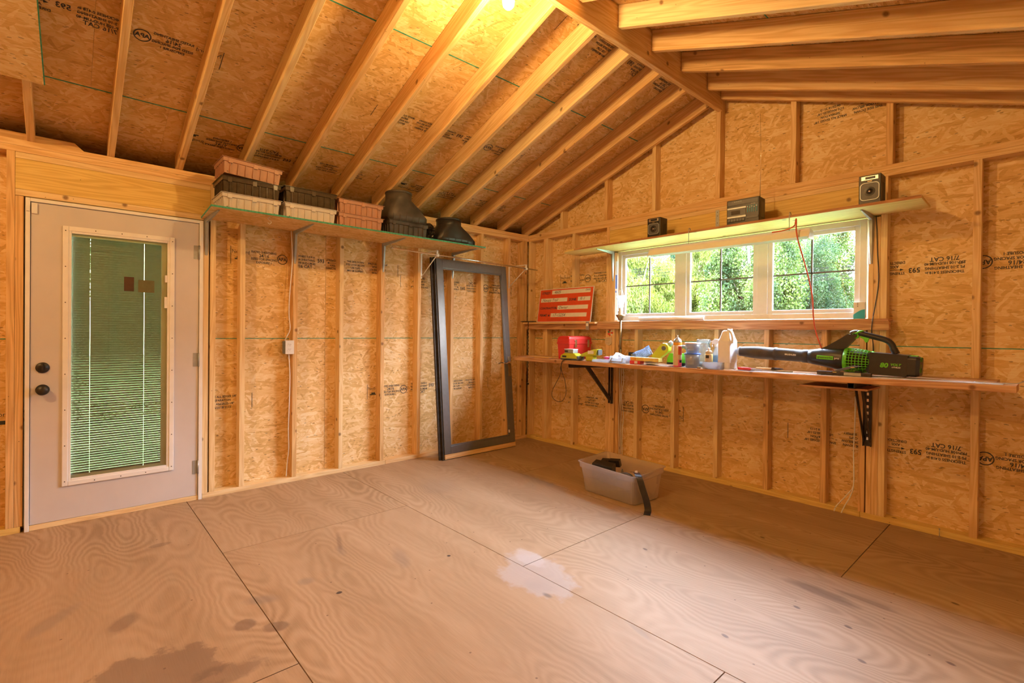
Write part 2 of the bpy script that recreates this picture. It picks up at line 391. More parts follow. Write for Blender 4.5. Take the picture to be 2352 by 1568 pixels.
def go_each(b, name, mat, parent, base=None):
    """every connected piece of b becomes a part of its own"""
    b.bm.verts.index_update(); seen = set(); out = []
    for v0 in list(b.bm.verts):
        if v0 in seen: continue
        st, isl = [v0], []
        seen.add(v0)
        while st:
            v = st.pop(); isl.append(v)
            for e_ in v.link_edges:
                u = e_.other_vert(v)
                if u not in seen: seen.add(u); st.append(u)
        fs = {f for v in isl for f in v.link_faces}
        c_ = sum((v.co for v in isl), Vector()) / len(isl)
        nb = B(); mp = {v: nb.bm.verts.new(v.co - c_) for v in isl}
        for f in fs:
            nf = nb.bm.faces.new([mp[v] for v in f.verts]); nf.smooth = f.smooth
        nb.bm.normal_update(); nb._uvf(list(nb.bm.faces))
        o = nb.go(name, mat, parent); o.location = c_ - Vector(base or (0, 0, 0)); out.append(o)
    b.bm.free(); return out
def tag(o, label, cat, group=None, kind=None):
    o['label'] = label; o['category'] = cat
    if group: o['group'] = group
    if kind: o['kind'] = kind
    return o
def thing(name, label, cat, loc=(0, 0, 0), rz=0, group=None, kind=None, rot=None):
    o = bpy.data.objects.new(name, None); COL.objects.link(o); o.location = loc; o.rotation_euler = rot if rot else (0, 0, rz); o.empty_display_size = .05
    return tag(o, label, cat, group, kind)
def copy_tree(o, parent=None):
    c = o.copy(); COL.objects.link(c)
    if parent is not None: c.parent = parent
    for ch in list(o.children): copy_tree(ch, c)
    return c
def T(x=0, y=0, z=0): return Matrix.Translation((x, y, z))
def RX(a): return Matrix.Rotation(a, 4, 'X')
def RY(a): return Matrix.Rotation(a, 4, 'Y')
def RZ(a): return Matrix.Rotation(a, 4, 'Z')
def spline(pts, n=6):
    P = [Vector(p) for p in pts]; out = []
    for i in range(len(P) - 1):
        p0 = P[max(i - 1, 0)]; p1 = P[i]; p2 = P[i + 1]; p3 = P[min(i + 2, len(P) - 1)]
        for k in range(n):
            t = k / n; out.append(.5 * ((2 * p1) + (p2 - p0) * t + (2 * p0 - 5 * p1 + 4 * p2 - p3) * t * t + (3 * p1 - p0 - 3 * p2 + p3) * t ** 3))
    out.append(P[-1]); return out
def circ(r, n=24, cx=0, cy=0, sx=1, sy=1, a0=0): return [(cx + r * sx * math.cos(a0 + 2 * PI * i / n), cy + r * sy * math.sin(a0 + 2 * PI * i / n)) for i in range(n)]
def rrect(x0, x1, y0, y1, r, n=4):
    o = []
    for cx, cy, a in ((x1 - r, y1 - r, 0), (x0 + r, y1 - r, PI / 2), (x0 + r, y0 + r, PI), (x1 - r, y0 + r, 1.5 * PI)):
        for i in range(n + 1): o.append((cx + r * math.cos(a + PI / 2 * i / n), cy + r * math.sin(a + PI / 2 * i / n)))
    return o

def text_into(b, txt, size, mat, shear=0, bold=0, align='CENTER', ysc=1.0):
    """triangulated lettering laid in the local XY plane, then placed by mat"""
    cu = bpy.data.curves.new('t', 'FONT'); cu.body = txt; cu.size = size; cu.shear = shear; cu.offset = bold; cu.align_x = align; cu.align_y = 'CENTER'; cu.resolution_u = 2
    o = bpy.data.objects.new('t', cu); COL.objects.link(o)
    dg = bpy.context.evaluated_depsgraph_get(); me = bpy.data.meshes.new_from_object(o.evaluated_get(dg))
    vs = [b.bm.verts.new(mat @ Vector((v.co.x, v.co.y * ysc, 0))) for v in me.vertices]
    for p in me.polygons:
        try:
            f = b.bm.faces.new([vs[i] for i in p.vertices]); f.material_index = b.mi; f.normal_update()
        except ValueError: pass
    bpy.data.objects.remove(o); bpy.data.curves.remove(cu); bpy.data.meshes.remove(me)
def basis(o, ex, ey):
    ex = Vector(ex).normalized(); ey = Vector(ey).normalized(); ez = ex.cross(ey)
    return Matrix(((ex.x, ey.x, ez.x, o[0]), (ex.y, ey.y, ez.y, o[1]), (ex.z, ey.z, ez.z, o[2]), (0, 0, 0, 1)))

# ------------------------------------------------------------------ setting
SL = .363; RX_ = 2.29; W = 4.58; L = -7.3
zb = lambda x: 2.43 + SL * x            # rafter underside, left slope
def roofz(x): return 2.58 + SL * min(x, W - x)

# floor sheets
b = B()
rows = [(.089, -1.12, [3.47, 1.03]), (-1.12, -2.325, [2.31]), (-2.325, -3.53, [3.4, 1.10]), (-3.53, -4.74, [2.32]), (-4.74, -5.95, [3.47, 1.1]), (-5.95, -7.39, [2.3])]
for i, (ya, yb, seams) in enumerate(rows):
    xs = [-.089] + sorted(seams) + [W + .089]
    for j, (xa, xb) in enumerate(zip(xs, xs[1:])):
        g = .0022
        b.box(xa + g, xb - g, yb + g, ya - g, -.018, 0, grain=0, off=(i * 3.7 + j * 5.3, i * 2.9 + j * 7.7))
b.mi = 1; b.box(-.1, W + .1, L - .1, .1, -.03, -.018)
fl = b.go('floor', ['floor', 'dark']); tag(fl, 'worn plywood sheet floor with seams and stains', 'floor', kind='structure')

# left wall
b = B(); DY0, DY1 = -4.408, -3.43
def osbA(y0, y1, z0, z1): b.box(-.102, -.089, y0, y1, z0, z1, grain=1, off=(y0 * 1.3, z0))
for y0, y1 in ((DY1, -2.46), (-2.458, .1)):
    osbA(y0, y1, 0, 1.199); osbA(y0, y1, 1.2015, 2.43)
osbA(DY0, DY1, 2.12, 2.43)
for y0, y1 in ((-5.9, DY0), (L - .1, -5.902)):
    osbA(y0, y1, 0, 1.199); osbA(y0, y1, 1.2015, 2.43)
b.mi = 1; b.box(-.0895, -.0885, -3.40, .089, 1.1975, 1.2035)
b.box(-.0895, -.0885, -5.9, -4.49, 1.1975, 1.2035)
b.mi = 2; b.box(-.13, -.102, L - .1, -4.385, -.1, 2.43); b.box(-.13, -.102, -3.45, .13, -.1, 2.43); b.box(-.13, -.102, -4.385, -3.45, 2.07, 2.43); b.box(-.13, -.05, -4.385, -3.45, -.1, -.001)
wl = b.go('wall_left', ['osb', 'green_paint', 'siding']); tag(wl, 'left stud wall sheathed in strand board holding the white door', 'wall', kind='structure')
def board(name, par, x0, x1, y0, y1, z0, z1, mat='pine', label=None, bev=.0025):
    b = B(); c = Vector(((x0 + x1) / 2, (y0 + y1) / 2, (z0 + z1) / 2))
    b.box(x0 - c.x, x1 - c.x, y0 - c.y, y1 - c.y, z0 - c.z, z1 - c.z, bev=bev)
    return b.go(name, mat, par, loc=c, label=label)
rm = lambda: random.choice(['pine', 'pine', 'pale', 'fir'])
board('sill_plate', wl, -.089, 0, DY1, -1.9, 0, .038, 'pale'); board('sill_plate', wl, -.089, 0, -1.897, 0, 0, .038, 'pine')
board('sill_plate', wl, -.089, 0, L, DY0 - .01, 0, .038, 'header')
for z in (2.355, 2.393): board('top_plate', wl, -.089, 0, L, 0, z, z + .0375, 'pine')
for k in range(8):
    y = -3.178 + .4064 * k
    board('stud', wl, -.089, 0, y, y + .038, .038, 2.355, ['pale', 'fir', 'pale', 'fir', 'pine', 'pine', 'pine', 'pine'][k])
board('stud', wl, -.089, 0, -3.385, -3.347, .038, 2.355, 'pale'); board('stud', wl, -.089, 0, -3.433, -3.395, .038, 2.08, 'pale')
board('stud', wl, -.089, 0, -.100, -.062, .038, 2.355, 'fir'); board('stud', wl, -.089, 0, -.058, -.020, .038, 2.355, 'fir')
board('stud', wl, -.089, 0, -4.446, -4.408, .038, 2.085, 'fir'); board('stud', wl, -.089, 0, -4.485, -4.447, .038, 2.355, 'fir')
for y in (-4.9, -5.3, -5.7, -6.1, -6.5, -6.9): board('stud', wl, -.089, 0, y, y + .038, .038, 2.355)
board('door_header', wl, -.089, 0, -4.446, -3.386, 2.128, 2.316, 'header'); board('door_header', wl, -.089, 0, -4.446, -3.386, 2.317, 2.354, 'pale')
board('door_header', wl, -.089, 0, -4.446, -3.386, 2.088, 2.127, 'pale')

# gable wall (window side)
b = B(); OX0, OX1, OZ0, OZ1 = 1.242, 3.333, 1.388, 2.10
def osbB(x0, x1, z0, z1): b.box(x0, x1, .089, .102, z0, z1, grain=0, off=(x0 * 1.7, z0 * 1.3))
osbB(-.1, 2.29, 0, 1.199); osbB(2.292, W + .1, 0, 1.199)
osbB(-.1, OX0, 1.2015, 2.42); osbB(OX1, W + .1, 1.2015, 2.42); osbB(OX0, OX1, 1.2015, OZ0); osbB(OX0, OX1, OZ1, 2.42)
b.prism([(-.13, 2.421), (W + .13, 2.421), (W + .13, 2.54), (2.29, 3.47), (-.13, 2.54)], .089, .102, 'y')
b.mi = 1; b.box(0, W, .0885, .0895, 1.1975, 1.2035)
b.mi = 2
b.box(-.13, 1.28, .102, .12, -.1, 2.5); b.box(3.30, W + .13, .102, .12, -.1, 2.5); b.box(1.28, 3.30, .102, .12, -.1, 1.41); b.box(1.28, 3.30, .102, .12, 2.075, 2.5)
b.prism([(-.13, 2.5), (W + .13, 2.5), (2.29, 3.48)], .102, .12, 'y')
wb = b.go('wall_back', ['osb', 'green_paint', 'siding']); tag(wb, 'gable end stud wall of strand board around the triple window', 'wall', kind='structure')
board('sill_plate', wb, 0, 3.3, 0, .089, 0, .038, 'header'); board('sill_plate', wb, 3.302, W, 0, .089, 0, .038, 'header')
for z in (2.355, 2.393): board('top_plate', wb, 0, W, 0, .089, z, z + .0375, 'pine')
SB = [.000, .2797, .6768]
for i, x in enumerate(SB): board('stud', wb, x, x + .036, 0, .088, .038, 2.355, ['pale', 'pale', 'pale'][i])
board('stud', wb, .243, .2790, .003, .088, .038, 2.355, 'pine')
for x, z1 in ((1.134, 2.355), (1.170, 2.088), (1.206, 2.088)): board('stud', wb, x, x + .0355, 0, .088, .038, z1, 'pine')
board('stud', wb, 1.2425, 1.276, .02, .088, .038, 1.31, 'fir')
for x in (1.474, 1.8633, 2.2601, 2.6609, 3.0561): board('stud', wb, x, x + .037, 0, .088, .038, 1.348, ['pale', 'pale', 'pale', 'fir', 'fir'][int((x - 1.4) / .38)])
board('stud', wb, 3.289, 3.3255, 0, .088, .038, 1.348, 'fir')
for x, z1, mt in ((3.326, 2.088, 'pine'), (3.363, 2.088, 'pine'), (3.400, 2.355, 'pale')): board('stud', wb, x + (.0075 if x < 3.33 else 0), x + .0365, 0, .088, .038, z1, mt)
for x in (3.8538, 4.26, 4.50): board('stud', wb, x, x + .038, 0, .088, .038, 2.355, 'pine')
board('window_header', wb, 1.171, 3.399, 0, .088, 2.10, 2.316, 'header'); board('window_header', wb, 1.171, 3.399, 0, .088, 2.317, 2.354, 'pale')
board('window_sill', wb, 1.07, 3.455, -.045, .088, 1.372, 1.388, 'bench'); board('window_sill', wb, 1.06, 3.461, -.05, -.001, 1.31, 1.3715, 'bench', bev=.004)
board('window_sill', wb, -.02, 1.058, -.085, .0, 1.3655, 1.3845, 'pine'); board('window_sill', wb, -.02, 1.058, -.038, -.001, 1.305, 1.365, 'bench')
for x in (.50, 1.10, 1.648, 2.256, 2.835, 3.422, 4.063):
    board('stud', wb, x - .001, x + .037, .0, .088, 2.431, roofz(x + (.037 if x > 2.2 else 0)) - .008, random.choice(['pine', 'pale']) if x != 3.422 else 'fir')
# right and rear walls (behind the camera)
b = B()
b.box(W + .089, W + .102, L - .1, .1, 0, 2.55, grain=1); b.mi = 1; b.box(W + .102, W + .13, L - .1, .13, -.1, 2.56)
wr = b.go('wall_right', ['osb', 'siding']); tag(wr, 'right hand stud wall beside the camera', 'wall', kind='structure')
for k in range(18): board('stud', wr, W, W + .089, -.09 - .4064 * k, -.052 - .4064 * k, .038, 2.355, rm())
board('sill_plate', wr, W, W + .089, L, 0, 0, .038); board('top_plate', wr, W, W + .089, L, 0, 2.355, 2.43)
b = B(); b.box(-.1, W + .1, L - .102, L - .089, 0, 2.42, grain=0); b.prism([(-.13, 2.421), (W + .13, 2.421), (W + .13, 2.54), (2.29, 3.47), (-.13, 2.54)], L - .102, L - .089, 'y')
b.mi = 1; b.box(-.13, W + .13, L - .13, L - .102, -.1, 2.5); b.prism([(-.13, 2.5), (W + .13, 2.5), (2.29, 3.48)], L - .13, L - .102, 'y')
wf = b.go('wall_front', ['osb', 'siding']); tag(wf, 'stud wall behind the camera', 'wall', kind='structure')
for k in range(11): board('stud', wf, .3 + .4064 * k, .338 + .4064 * k, L - .088, L, .038, 2.355, rm())
board('sill_plate', wf, 0, W, L - .088, L, 0, .038); board('top_plate', wf, 0, W, L - .088, L, 2.355, 2.43)

# roof deck
b = B()
def deck(side, u0, u1, y0, y1, off):
    c = math.sqrt(1 + SL * SL)
    x0, x1 = (u0 / c, u1 / c)
    f = (lambda x, dz: (x, 2.58 + SL * x + dz)) if side < 0 else (lambda x, dz: (W - x, 2.58 + SL * x + dz))
    a = [f(x0, 0), f(x1, 0), f(x1, .012), f(x0, .012)]
    vs = [b.bm.verts.new((p[0], y, p[1])) for y in (y0, y1) for p in a]
    for q in ((0, 1, 2, 3), (7, 6, 5, 4), (0, 4, 5, 1), (1, 5, 6, 2), (2, 6, 7, 3), (3, 7, 4, 0)):
        fc = b.bm.faces.new([vs[i] for i in q]); fc.material_index = b.mi
        for lp in fc.loops: lp[b.uv].uv = (lp.vert.co.y + off, lp.vert.co.x * c + off * 2)
c = math.sqrt(1 + SL * SL)
bands = [(-.35 * c, .377 * c), (.379 * c, 1.508 * c), (1.510 * c, 2.29 * c)]
for sd in (-1, 1):
    for i, (u0, u1) in enumerate(bands):
        ys = [.13, -1.2 - .8 * (i % 2), -3.7 - .4 * (i % 2), -6.0, L - .13]
        for j in range(4): deck(sd, u0, u1, ys[j + 1] + .001, ys[j], i * 4.1 + j * 2.3 + sd)
b.mi = 1
for xx in (.378, 1.509):
    for sd in (-1, 1):
        X0 = xx - .003; X1 = xx + .004
        pts = [(X0, 2.5785 + SL * X0), (X1, 2.5785 + SL * X1), (X1, 2.5805 + SL * X1), (X0, 2.5805 + SL * X0)]
        if sd > 0: pts = [(W - p[0], p[1]) for p in pts]
        b.prism(pts, L, .09, 'y')
b.mi = 2
for sd in (-1, 1):
    pts = [(-.36, 2.60 - SL * .36), (2.29, 2.60 + SL * 2.29), (2.29, 2.63 + SL * 2.29), (-.36, 2.63 - SL * .36)]
    if sd > 0: pts = [(W - p[0], p[1]) for p in pts]
    b.prism(pts, L - .14, .14, 'y')
b.box(-.37, -.345, L - .14, .14, 2.24, 2.50); b.box(-.37, -.10, L - .14, .14, 2.24, 2.26); b.box(-.37, -.10, .12, .14, 2.24, 2.6); b.box(-.37, -.10, L - .14, L - .12, 2.24, 2.6)
b.box(W + .102, W + .13, L - .13, .13, 2.5, 2.60)
ce = b.go('ceiling', ['osb_roof', 'green_paint', 'dark']); tag(ce, 'open gable roof underside of strand board with bare rafters', 'ceiling', kind='structure')
b = B(); b.box(-.019, .019, L / 2 - .12, -L / 2 + .12 - .12, -.118, .118, bev=.003); b.go('ridge_beam', 'pine', ce, loc=(2.29, L / 2, 3.283))
def rafter(y, side, mat):
    b = B()
    pts = [(2.268, zb(2.268)), (0, 2.4315), (-.089, 2.4315), (-.089, 2.578 - SL * .089), (2.268, 2.578 + SL * 2.268)]
    if side > 0: pts = [(W - p[0], p[1]) for p in pts]
    l = [b.bm.verts.new((p[0], -.019, p[1])) for p in pts]; h = [b.bm.verts.new((p[0], .019, p[1])) for p in pts]
    fs = [b.bm.faces.new(l), b.bm.faces.new(h[::-1])] + [b.bm.faces.new((l[i], l[(i + 1) % 5], h[(i + 1) % 5], h[i])) for i in range(5)]
    bmesh.ops.recalc_face_normals(b.bm, faces=fs)
    for f in fs:
        for lp in f.loops:
            u = lp.vert.co.x * c; v = lp.vert.co.z - SL * (lp.vert.co.x if side < 0 else -lp.vert.co.x) + lp.vert.co.y; lp[b.uv].uv = (u, v)
    bmesh.ops.bevel(b.bm, geom=list(b.bm.edges), offset=.003, segments=1, affect='EDGES')
    return b.go('rafter', mat, ce, loc=(0, y, 0))
for k in range(18):
    rafter(-.021 - .396 * k, -1, ['pine', 'pine', 'pine', 'pale', 'pine'][k % 5])
for k, y in enumerate([-.021, -.264, -.681, -1.091, -1.49] + [-1.89 - .4 * i for i in range(14)]):
    rafter(y, 1, ['pine', 'pine', 'fir', 'pine', 'pale'][k % 5])
# nail plates on the last right rafter
b = B()
for x in (3.02, 3.55): b.box(x, x + .02, -.0415, -.0405, zb(W - x) + .03, zb(W - x) + .06)

# printed stamps on the sheathing
def stamp(par, o, ex, ey):
    b = B(); bm = basis(o, ex, ey)
    def tx(s, u, v, size, bold=.0): text_into(b, s, size, bm @ T(u, v, 0), bold=bold, ysc=1.1)
    def bar(u0, u1, v0, v1):
        b.quad(*[bm @ Vector((p[0], p[1], 0)) for p in ((u0, v0), (u1, v0), (u1, v1), (u0, v1))])
    bar(0, .004, -.07, .07); bar(1.496, 1.5, -.06, .06)
    tx('Norbord', .075, .03, .036); bar(.03, .10, -.032, -.022); bar(.045, .085, -.022, -.008)
    for i, (s, z) in enumerate((('RATED SHEATHING', .022), ('24/16', .034), ('SIZED FOR SPACING', .022), ('EXPOSURE 1', .022))): tx(s, .25, .042 - i * .028, z, .0006)
    n = 20
    for i in range(n):
        a0, a1 = 2 * PI * i / n, 2 * PI * (i + 1) / n
        b.quad(*[bm @ Vector((.395 + r * math.cos(a), r * math.sin(a), 0)) for r, a in ((.036, a0), (.036, a1), (.042, a1), (.042, a0))])
    tx('APA', .395, 0, .036, .001)
    for i, (s, z) in enumerate((('THICKNESS 0.418 in', .022), ('PS 2-10 SHEATHING', .022), ('PRP-108 HUD-UM-40', .022), ('7/16 CAT', .036))): tx(s, .575, .046 - i * .029, z, .0006)
    tx('593', .725, .02, .042, .001)
    tx('STRENGTH', .83, .036, .022, .0006); bar(.79, .87, .011, .014); b.quad(*[bm @ Vector((p[0], p[1], 0)) for p in ((.78, .0125), (.80, .004), (.80, .021), (.78, .0125001))])
    tx('AXIS', .83, -.01, .022, .0006); tx('DIRECTION', .83, -.036, .022, .0006)
    for i, s in enumerate(('THIS SIDE DOWN', 'EYES LOOK BELOW', 'USE CLIPS', 'MAY BE SLIPPERY')): tx(s, 1.05, .044 - i * .028, .021, .0006)
    for i, s in enumerate(("SPACE ALL EDGES 1/8''", 'SEPARATION', "LOS ANGELES-1/8''", '06/25/18 21:13')): tx(s, 1.28, .044 - i * .028, .021, .0006)
    o = b.go('printed_stamp', 'ink', par); return o
xA = -.0882; yB = .0882
stamp(wl, (xA, -3.227, 1.862), (0, 1, 0), (0, 0, 1)); stamp(wl, (xA, -2.05, .69), (0, 1, 0), (0, 0, 1)); stamp(wl, (xA, -4.56, .70), (0, 1, 0), (0, 0, 1))
stamp(wl, (xA, -.20, 1.765), (0, -1, 0), (0, 0, -1))
stamp(wb, (1.944, yB, .53), (-1, 0, 0), (0, 0, -1)); stamp(wb, (4.31, yB, .52), (-1, 0, 0), (0, 0, -1))
stamp(wb, (.43, yB, 1.862), (1, 0, 0), (0, 0, 1)); stamp(wb, (4.29, yB, 1.735), (-1, 0, 0), (0, 0, -1)); stamp(wb, (4.35, yB, 2.925), (-1, 0, 0), (0, 0, -1))
def st_roof(x, y): n = Vector((1, 0, SL)).normalized(); return (x + .0006, y, 2.578 + SL * x), n
for x, y, d in ((.87, -3.5, -1), (.88, -1.0, -1), (2.03, -.25, -1), (.16, -3.60, 1), (.16, -1.9, 1)):
    o, n = st_roof(x, y); stamp(ce, o, (0, d, 0), n * -d)

# ------------------------------------------------------------------ door_1
d1 = thing('door_1', 'white entry door with a full blind glass panel and black locks', 'door', (0, -3.92, 0), kind='structure')
def loc2(b_, name, mat, par, base=(0, -3.92, 0), label=None):
    o = b_.go(name, mat, par, label=label)
    o.data.transform(Matrix.Translation([-v for v in base])); return o
b = B()
b.box(-.10, .012, -4.400, -4.378, .0, 2.08, bev=.003); b.box(-.10, .012, -3.458, -3.434, .0, 2.08, bev=.003); b.box(-.10, .012, -4.378, -3.458, 2.058, 2.08, bev=.003)
loc2(b, 'door_frame', 'white', d1)
b = B(); b.box(-.044, 0, -4.375, -4.20, .036, 2.055); b.box(-.044, 0, -3.64, -3.461, .036, 2.055); b.box(-.044, 0, -4.20, -3.64, .036, .28); b.box(-.044, 0, -4.20, -3.64, 1.90, 2.055)
loc2(b, 'door_slab', 'door_white', d1)
b = B(); b.box(-.060, -.0445, -4.378, -4.360, .03, 2.058); b.box(-.060, -.0445, -3.474, -3.458, .03, 2.058); b.box(-.060, -.0445, -4.36, -3.474, 2.035, 2.058); loc2(b, 'weather_strip', 'black', d1)
b = B(); b.box(-.10, .004, -4.378, -3.458, 0, .033, bev=.003); loc2(b, 'threshold', 'pale', d1, label='bare wood threshold')
b = B()
Y0, Y1, Z0, Z1 = -4.225, -3.614, .250, 1.930
def frame_rect(b, y0, y1, z0, z1, w, xa, xb, bev=.004):
    b.box(xa, xb, y0, y0 + w, z0, z1, bev=bev); b.box(xa, xb, y1 - w, y1, z0, z1, bev=bev); b.box(xa, xb, y0 + w, y1 - w, z0, z0 + w, bev=bev); b.box(xa, xb, y0 + w, y1 - w, z1 - w, z1, bev=bev)
frame_rect(b, Y0, Y1, Z0, Z1, .030, 0, .012); frame_rect(b, Y0 + .026, Y1 - .026, Z0 + .026, Z1 - .026, .018, -.01, .007)
lf = loc2(b, 'glass_frame', 'white', d1)
b = B()
for zz in [Z0 + .03 + i * (Z1 - Z0 - .06) / 7 for i in range(8)]:
    for yy in (Y0 + .014, Y1 - .014): b.lathe([(.0035, 0), (.0035, .0008)], 8, T(.012, yy, zz) @ RY(PI / 2))
for yy in (-4.06, -3.92, -3.78):
    for zz in (Z0 + .014, Z1 - .014): b.lathe([(.0035, 0), (.0035, .0008)], 8, T(.012, yy, zz) @ RY(PI / 2))
go_each(b, 'screw', 'darksteel', d1, (0, -3.92, 0))
b = B(); b.box(-.008, -.004, -4.185, -3.65, .285, 1.895); b.box(-.036, -.032, -4.185, -3.65, .285, 1.895); go_each(b, 'door_glass', 'doorglass', d1, (0, -3.92, 0))
b = B(); b.box(-.030, -.010, -3.692, -3.645, .29, 1.89); b.box(-.030, -.010, -4.182, -3.692, 1.868, 1.89); b.box(-.030, -.010, -4.182, -3.692, .29, .312)
loc2(b, 'blind_track', 'white', d1)
b = B()
ns = 98
for i in range(ns):
    z = .318 + i * (1.862 - .318) / (ns - 1)
    m = T(-.020, 0, z) @ RY(math.radians(-58))
    for ya, yb in ((-4.182, -4.0870), (-4.0855, -3.7925), (-3.7910, -3.692)):
        b.box(-.0095, .0095, ya, yb, -.0002, .0002, m)
loc2(b, 'blind_slats', 'slat', d1)
b = B(); b.box(-.004, .004, -3.672, -3.650, 1.605, 1.655, bev=.001); b.box(-.004, .005, -3.675, -3.647, 1.42, 1.50, bev=.001); b.box(-.004, .001, -3.656, -3.652, .62, 1.65)
loc2(b, 'blind_slider', 'white_plastic', d1)
b = B(); b.box(-.0038, -.003, -3.907, -3.851, 1.530, 1.628); loc2(b, 'sticker', plain('brown_label', (.075, .035, .012), .6), d1, label='small dark brown sticker')
b = B(); b.box(-.0038, -.003, -3.828, -3.734, 1.526, 1.612); st2 = loc2(b, 'sticker', plain('olive_label', (.12, .12, .05), .6), d1, label='olive green printed sticker')
b = B()
for zz, nm in ((1.02, 'deadbolt'), (.88, 'lock_knob')):
    b = B(); b.lathe([(.034, 0), (.034, .006), (.028, .010), (.012, .012), (.012, .02)] if nm == 'deadbolt' else [(.034, 0), (.034, .006), (.018, .012), (.016, .03), (.027, .038), (.030, .052), (.026, .060), (.0, .061)], 28, T(0, -4.318, zz) @ RY(PI / 2), cap=(nm == 'deadbolt'))
    if nm == 'deadbolt': b.box(.018, .034, -4.322, -4.314, zz - .016, zz + .016, bev=.002)
    loc2(b, nm, 'black', d1)
for zz in (1.842, 1.045, .246):
    b = B(); b.lathe([(.006, -.05), (.006, .05)], 10, T(.008, -3.459, zz)); b.box(.0, .002, -3.494, -3.459, zz - .05, zz + .05); loc2(b, 'hinge', 'steel', d1)
b = B(); b.box(0, .012, -4.372, -4.345, 1.985, 2.050, bev=.002); b.box(.012, .022, -4.395, -4.380, 1.995, 2.03, bev=.002); loc2(b, 'door_sensor', 'white_plastic', d1)

# ------------------------------------------------------------------ window_1
w1 = thing('window_1', 'white vinyl triple window with cross muntins looking onto trees', 'window', (2.29, .06, 1.39), kind='structure')
wbase = (2.29, .06, 1.39)
X0, X1, ZA, ZB = 1.262, 3.318, 1.395, 2.090
b = B()
def fr(x0, x1, z0, z1, w, ya, yb):
    b.box(x0, x0 + w, ya, yb, z0, z1, bev=.003); b.box(x1 - w, x1, ya, yb, z0, z1, bev=.003); b.box(x0 + w, x1 - w, ya, yb, z0, z0 + w, bev=.003); b.box(x0 + w, x1 - w, ya, yb, z1 - w, z1, bev=.003)
fr(X0, X1, ZA, ZB, .040, .022, .068)
for xm in (1.903, 2.590): b.box(xm, xm + .080, .030, .068, ZA + .03, ZB - .03, bev=.003)
o = loc2(b, 'window_frame', 'vinyl', w1, wbase)
panes = [(1.300, 1.905), (1.981, 2.592), (2.668, 3.280)]
for x0, x1 in panes:
    b = B(); fr(x0, x1, ZA + .034, ZB - .034, .036, .040, .064); sa = loc2(b, 'sash', 'vinyl', w1, wbase)
    b = B(); b.box(x0 + .034, x1 - .034, .058, .062, ZA + .068, ZB - .068); g_ = loc2(b, 'window_pane', 'glass', sa, wbase)
    xm = (x0 + x1) / 2; zm = 1.738
    b = B(); b.box(xm - .006, xm + .006, .050, .0575, ZA + .068, ZB - .068); b.box(x0 + .034, x1 - .034, .050, .0575, zm - .006, zm + .006); loc2(b, 'muntin', 'muntin', sa, wbase)
b = B()
random.seed(3)
pts = [(.0 + random.uniform(-.003, .003), 1.40 + i * .05) for i in range(13)]
for i in range(12):
    a, q = pts[i], pts[i + 1]
    b.quad((3.3325, .0 + a[0] + .004, a[1]), (3.3325, .06, a[1]), (3.3325, .06, q[1]), (3.3325, .004 + q[0], q[1]))
    b.quad((1.2435, .002, a[1]), (1.2435, .06, a[1]), (1.2435, .06, q[1]), (1.2435, .002, q[1]))
go_each(b, 'house_wrap', 'paper', w1, wbase)
b = B(); b.box(1.2437, 1.2440, .004, .03, 1.72, 1.86); b.box(1.2437, 1.2440, .004, .02, 1.68, 1.70); loc2(b, 'wrap_print', 'blue', w1, wbase)

# ------------------------------------------------------------------ ceiling lamp
def bulb(y, lab, mt='bulb'):
    t = thing('ceiling_bulb', lab, 'lamp', (2.29, y, 3.165))
    b = B(); b.lathe([(.055, 0), (.055, -.012), (.03, -.02), (.024, -.05), (.02, -.055)], 24); b.go('lamp_holder', 'white_plastic', t)
    b = B(); b.lathe([(.0135, -.055), (.0135, -.085), (.018, -.10), (.028, -.125), (.0315, -.15), (.028, -.172), (.016, -.186), (.002, -.19)], 24); b.go('light_bulb', M[mt], t)
M['bulb'] = emis('lit_bulb', (1, .61, .22), BULB)
M['bulb_fill'] = emis('added_fill_bulb', (1, .61, .22), BULB * 2.1)
bulb(-2.452, 'glowing bare bulb under the ridge beam above the room'); bulb(-5.9, 'unseen bare bulb added behind the camera as fill light', 'bulb_fill')  # rear bulb is an added, unseen lamp that fills the gable wall and floor

# ------------------------------------------------------------------ outdoors
b = B(); b.box(-40, 45, -30, 50, -.75, -.7); g = b.go('lawn', 'grass'); tag(g, 'green lawn around the building', 'lawn', kind='structure')
def leaf_mesh(name, n, kind, rx, ry, rz, seed, mat):
    rnd = random.Random(seed); vs = []; fs = []; us = []
    cl = []
    for i in range(44):
        while True:
            p = Vector((rnd.uniform(-1, 1), rnd.uniform(-1, 1), rnd.uniform(-1, 1)))
            if .2 < p.length < 1: break
        cl.append((Vector((p.x * rx, p.y * ry, p.z * rz)), rnd.uniform(.30, .44)))
    for i in range(n):
        c, r = cl[i % len(cl)]
        d = Vector((rnd.gauss(0, 1), rnd.gauss(0, 1), rnd.gauss(0, 1))).normalized() * r * rnd.uniform(.55, 1.05) ; p = c + d
        if kind == 'long': ln, wd = rnd.uniform(.06, .11), rnd.uniform(.007, .012)
        elif kind == 'small': ln, wd = rnd.uniform(.022, .040), rnd.uniform(.010, .017)
        else: ln, wd = rnd.uniform(.03, .058), rnd.uniform(.014, .026)
        a = Vector((rnd.gauss(0, 1), rnd.gauss(0, 1), rnd.gauss(0, 1) - (1.6 if kind == 'long' else .4))).normalized()
        bb = a.cross(Vector((rnd.gauss(0, 1), rnd.gauss(0, 1), rnd.gauss(0, 1)))).normalized(); nn = a.cross(bb) * wd * .5
        k = len(vs)
        vs += [p, p + a * ln * .5 + bb * wd + nn, p + a * ln, p + a * ln * .5 - bb * wd + nn]
        fs += [(k, k + 1, k + 2), (k, k + 2, k + 3)]
    me = bpy.data.meshes.new(name); me.from_pydata(vs, [], fs); me.materials.append(M[mat]); return me
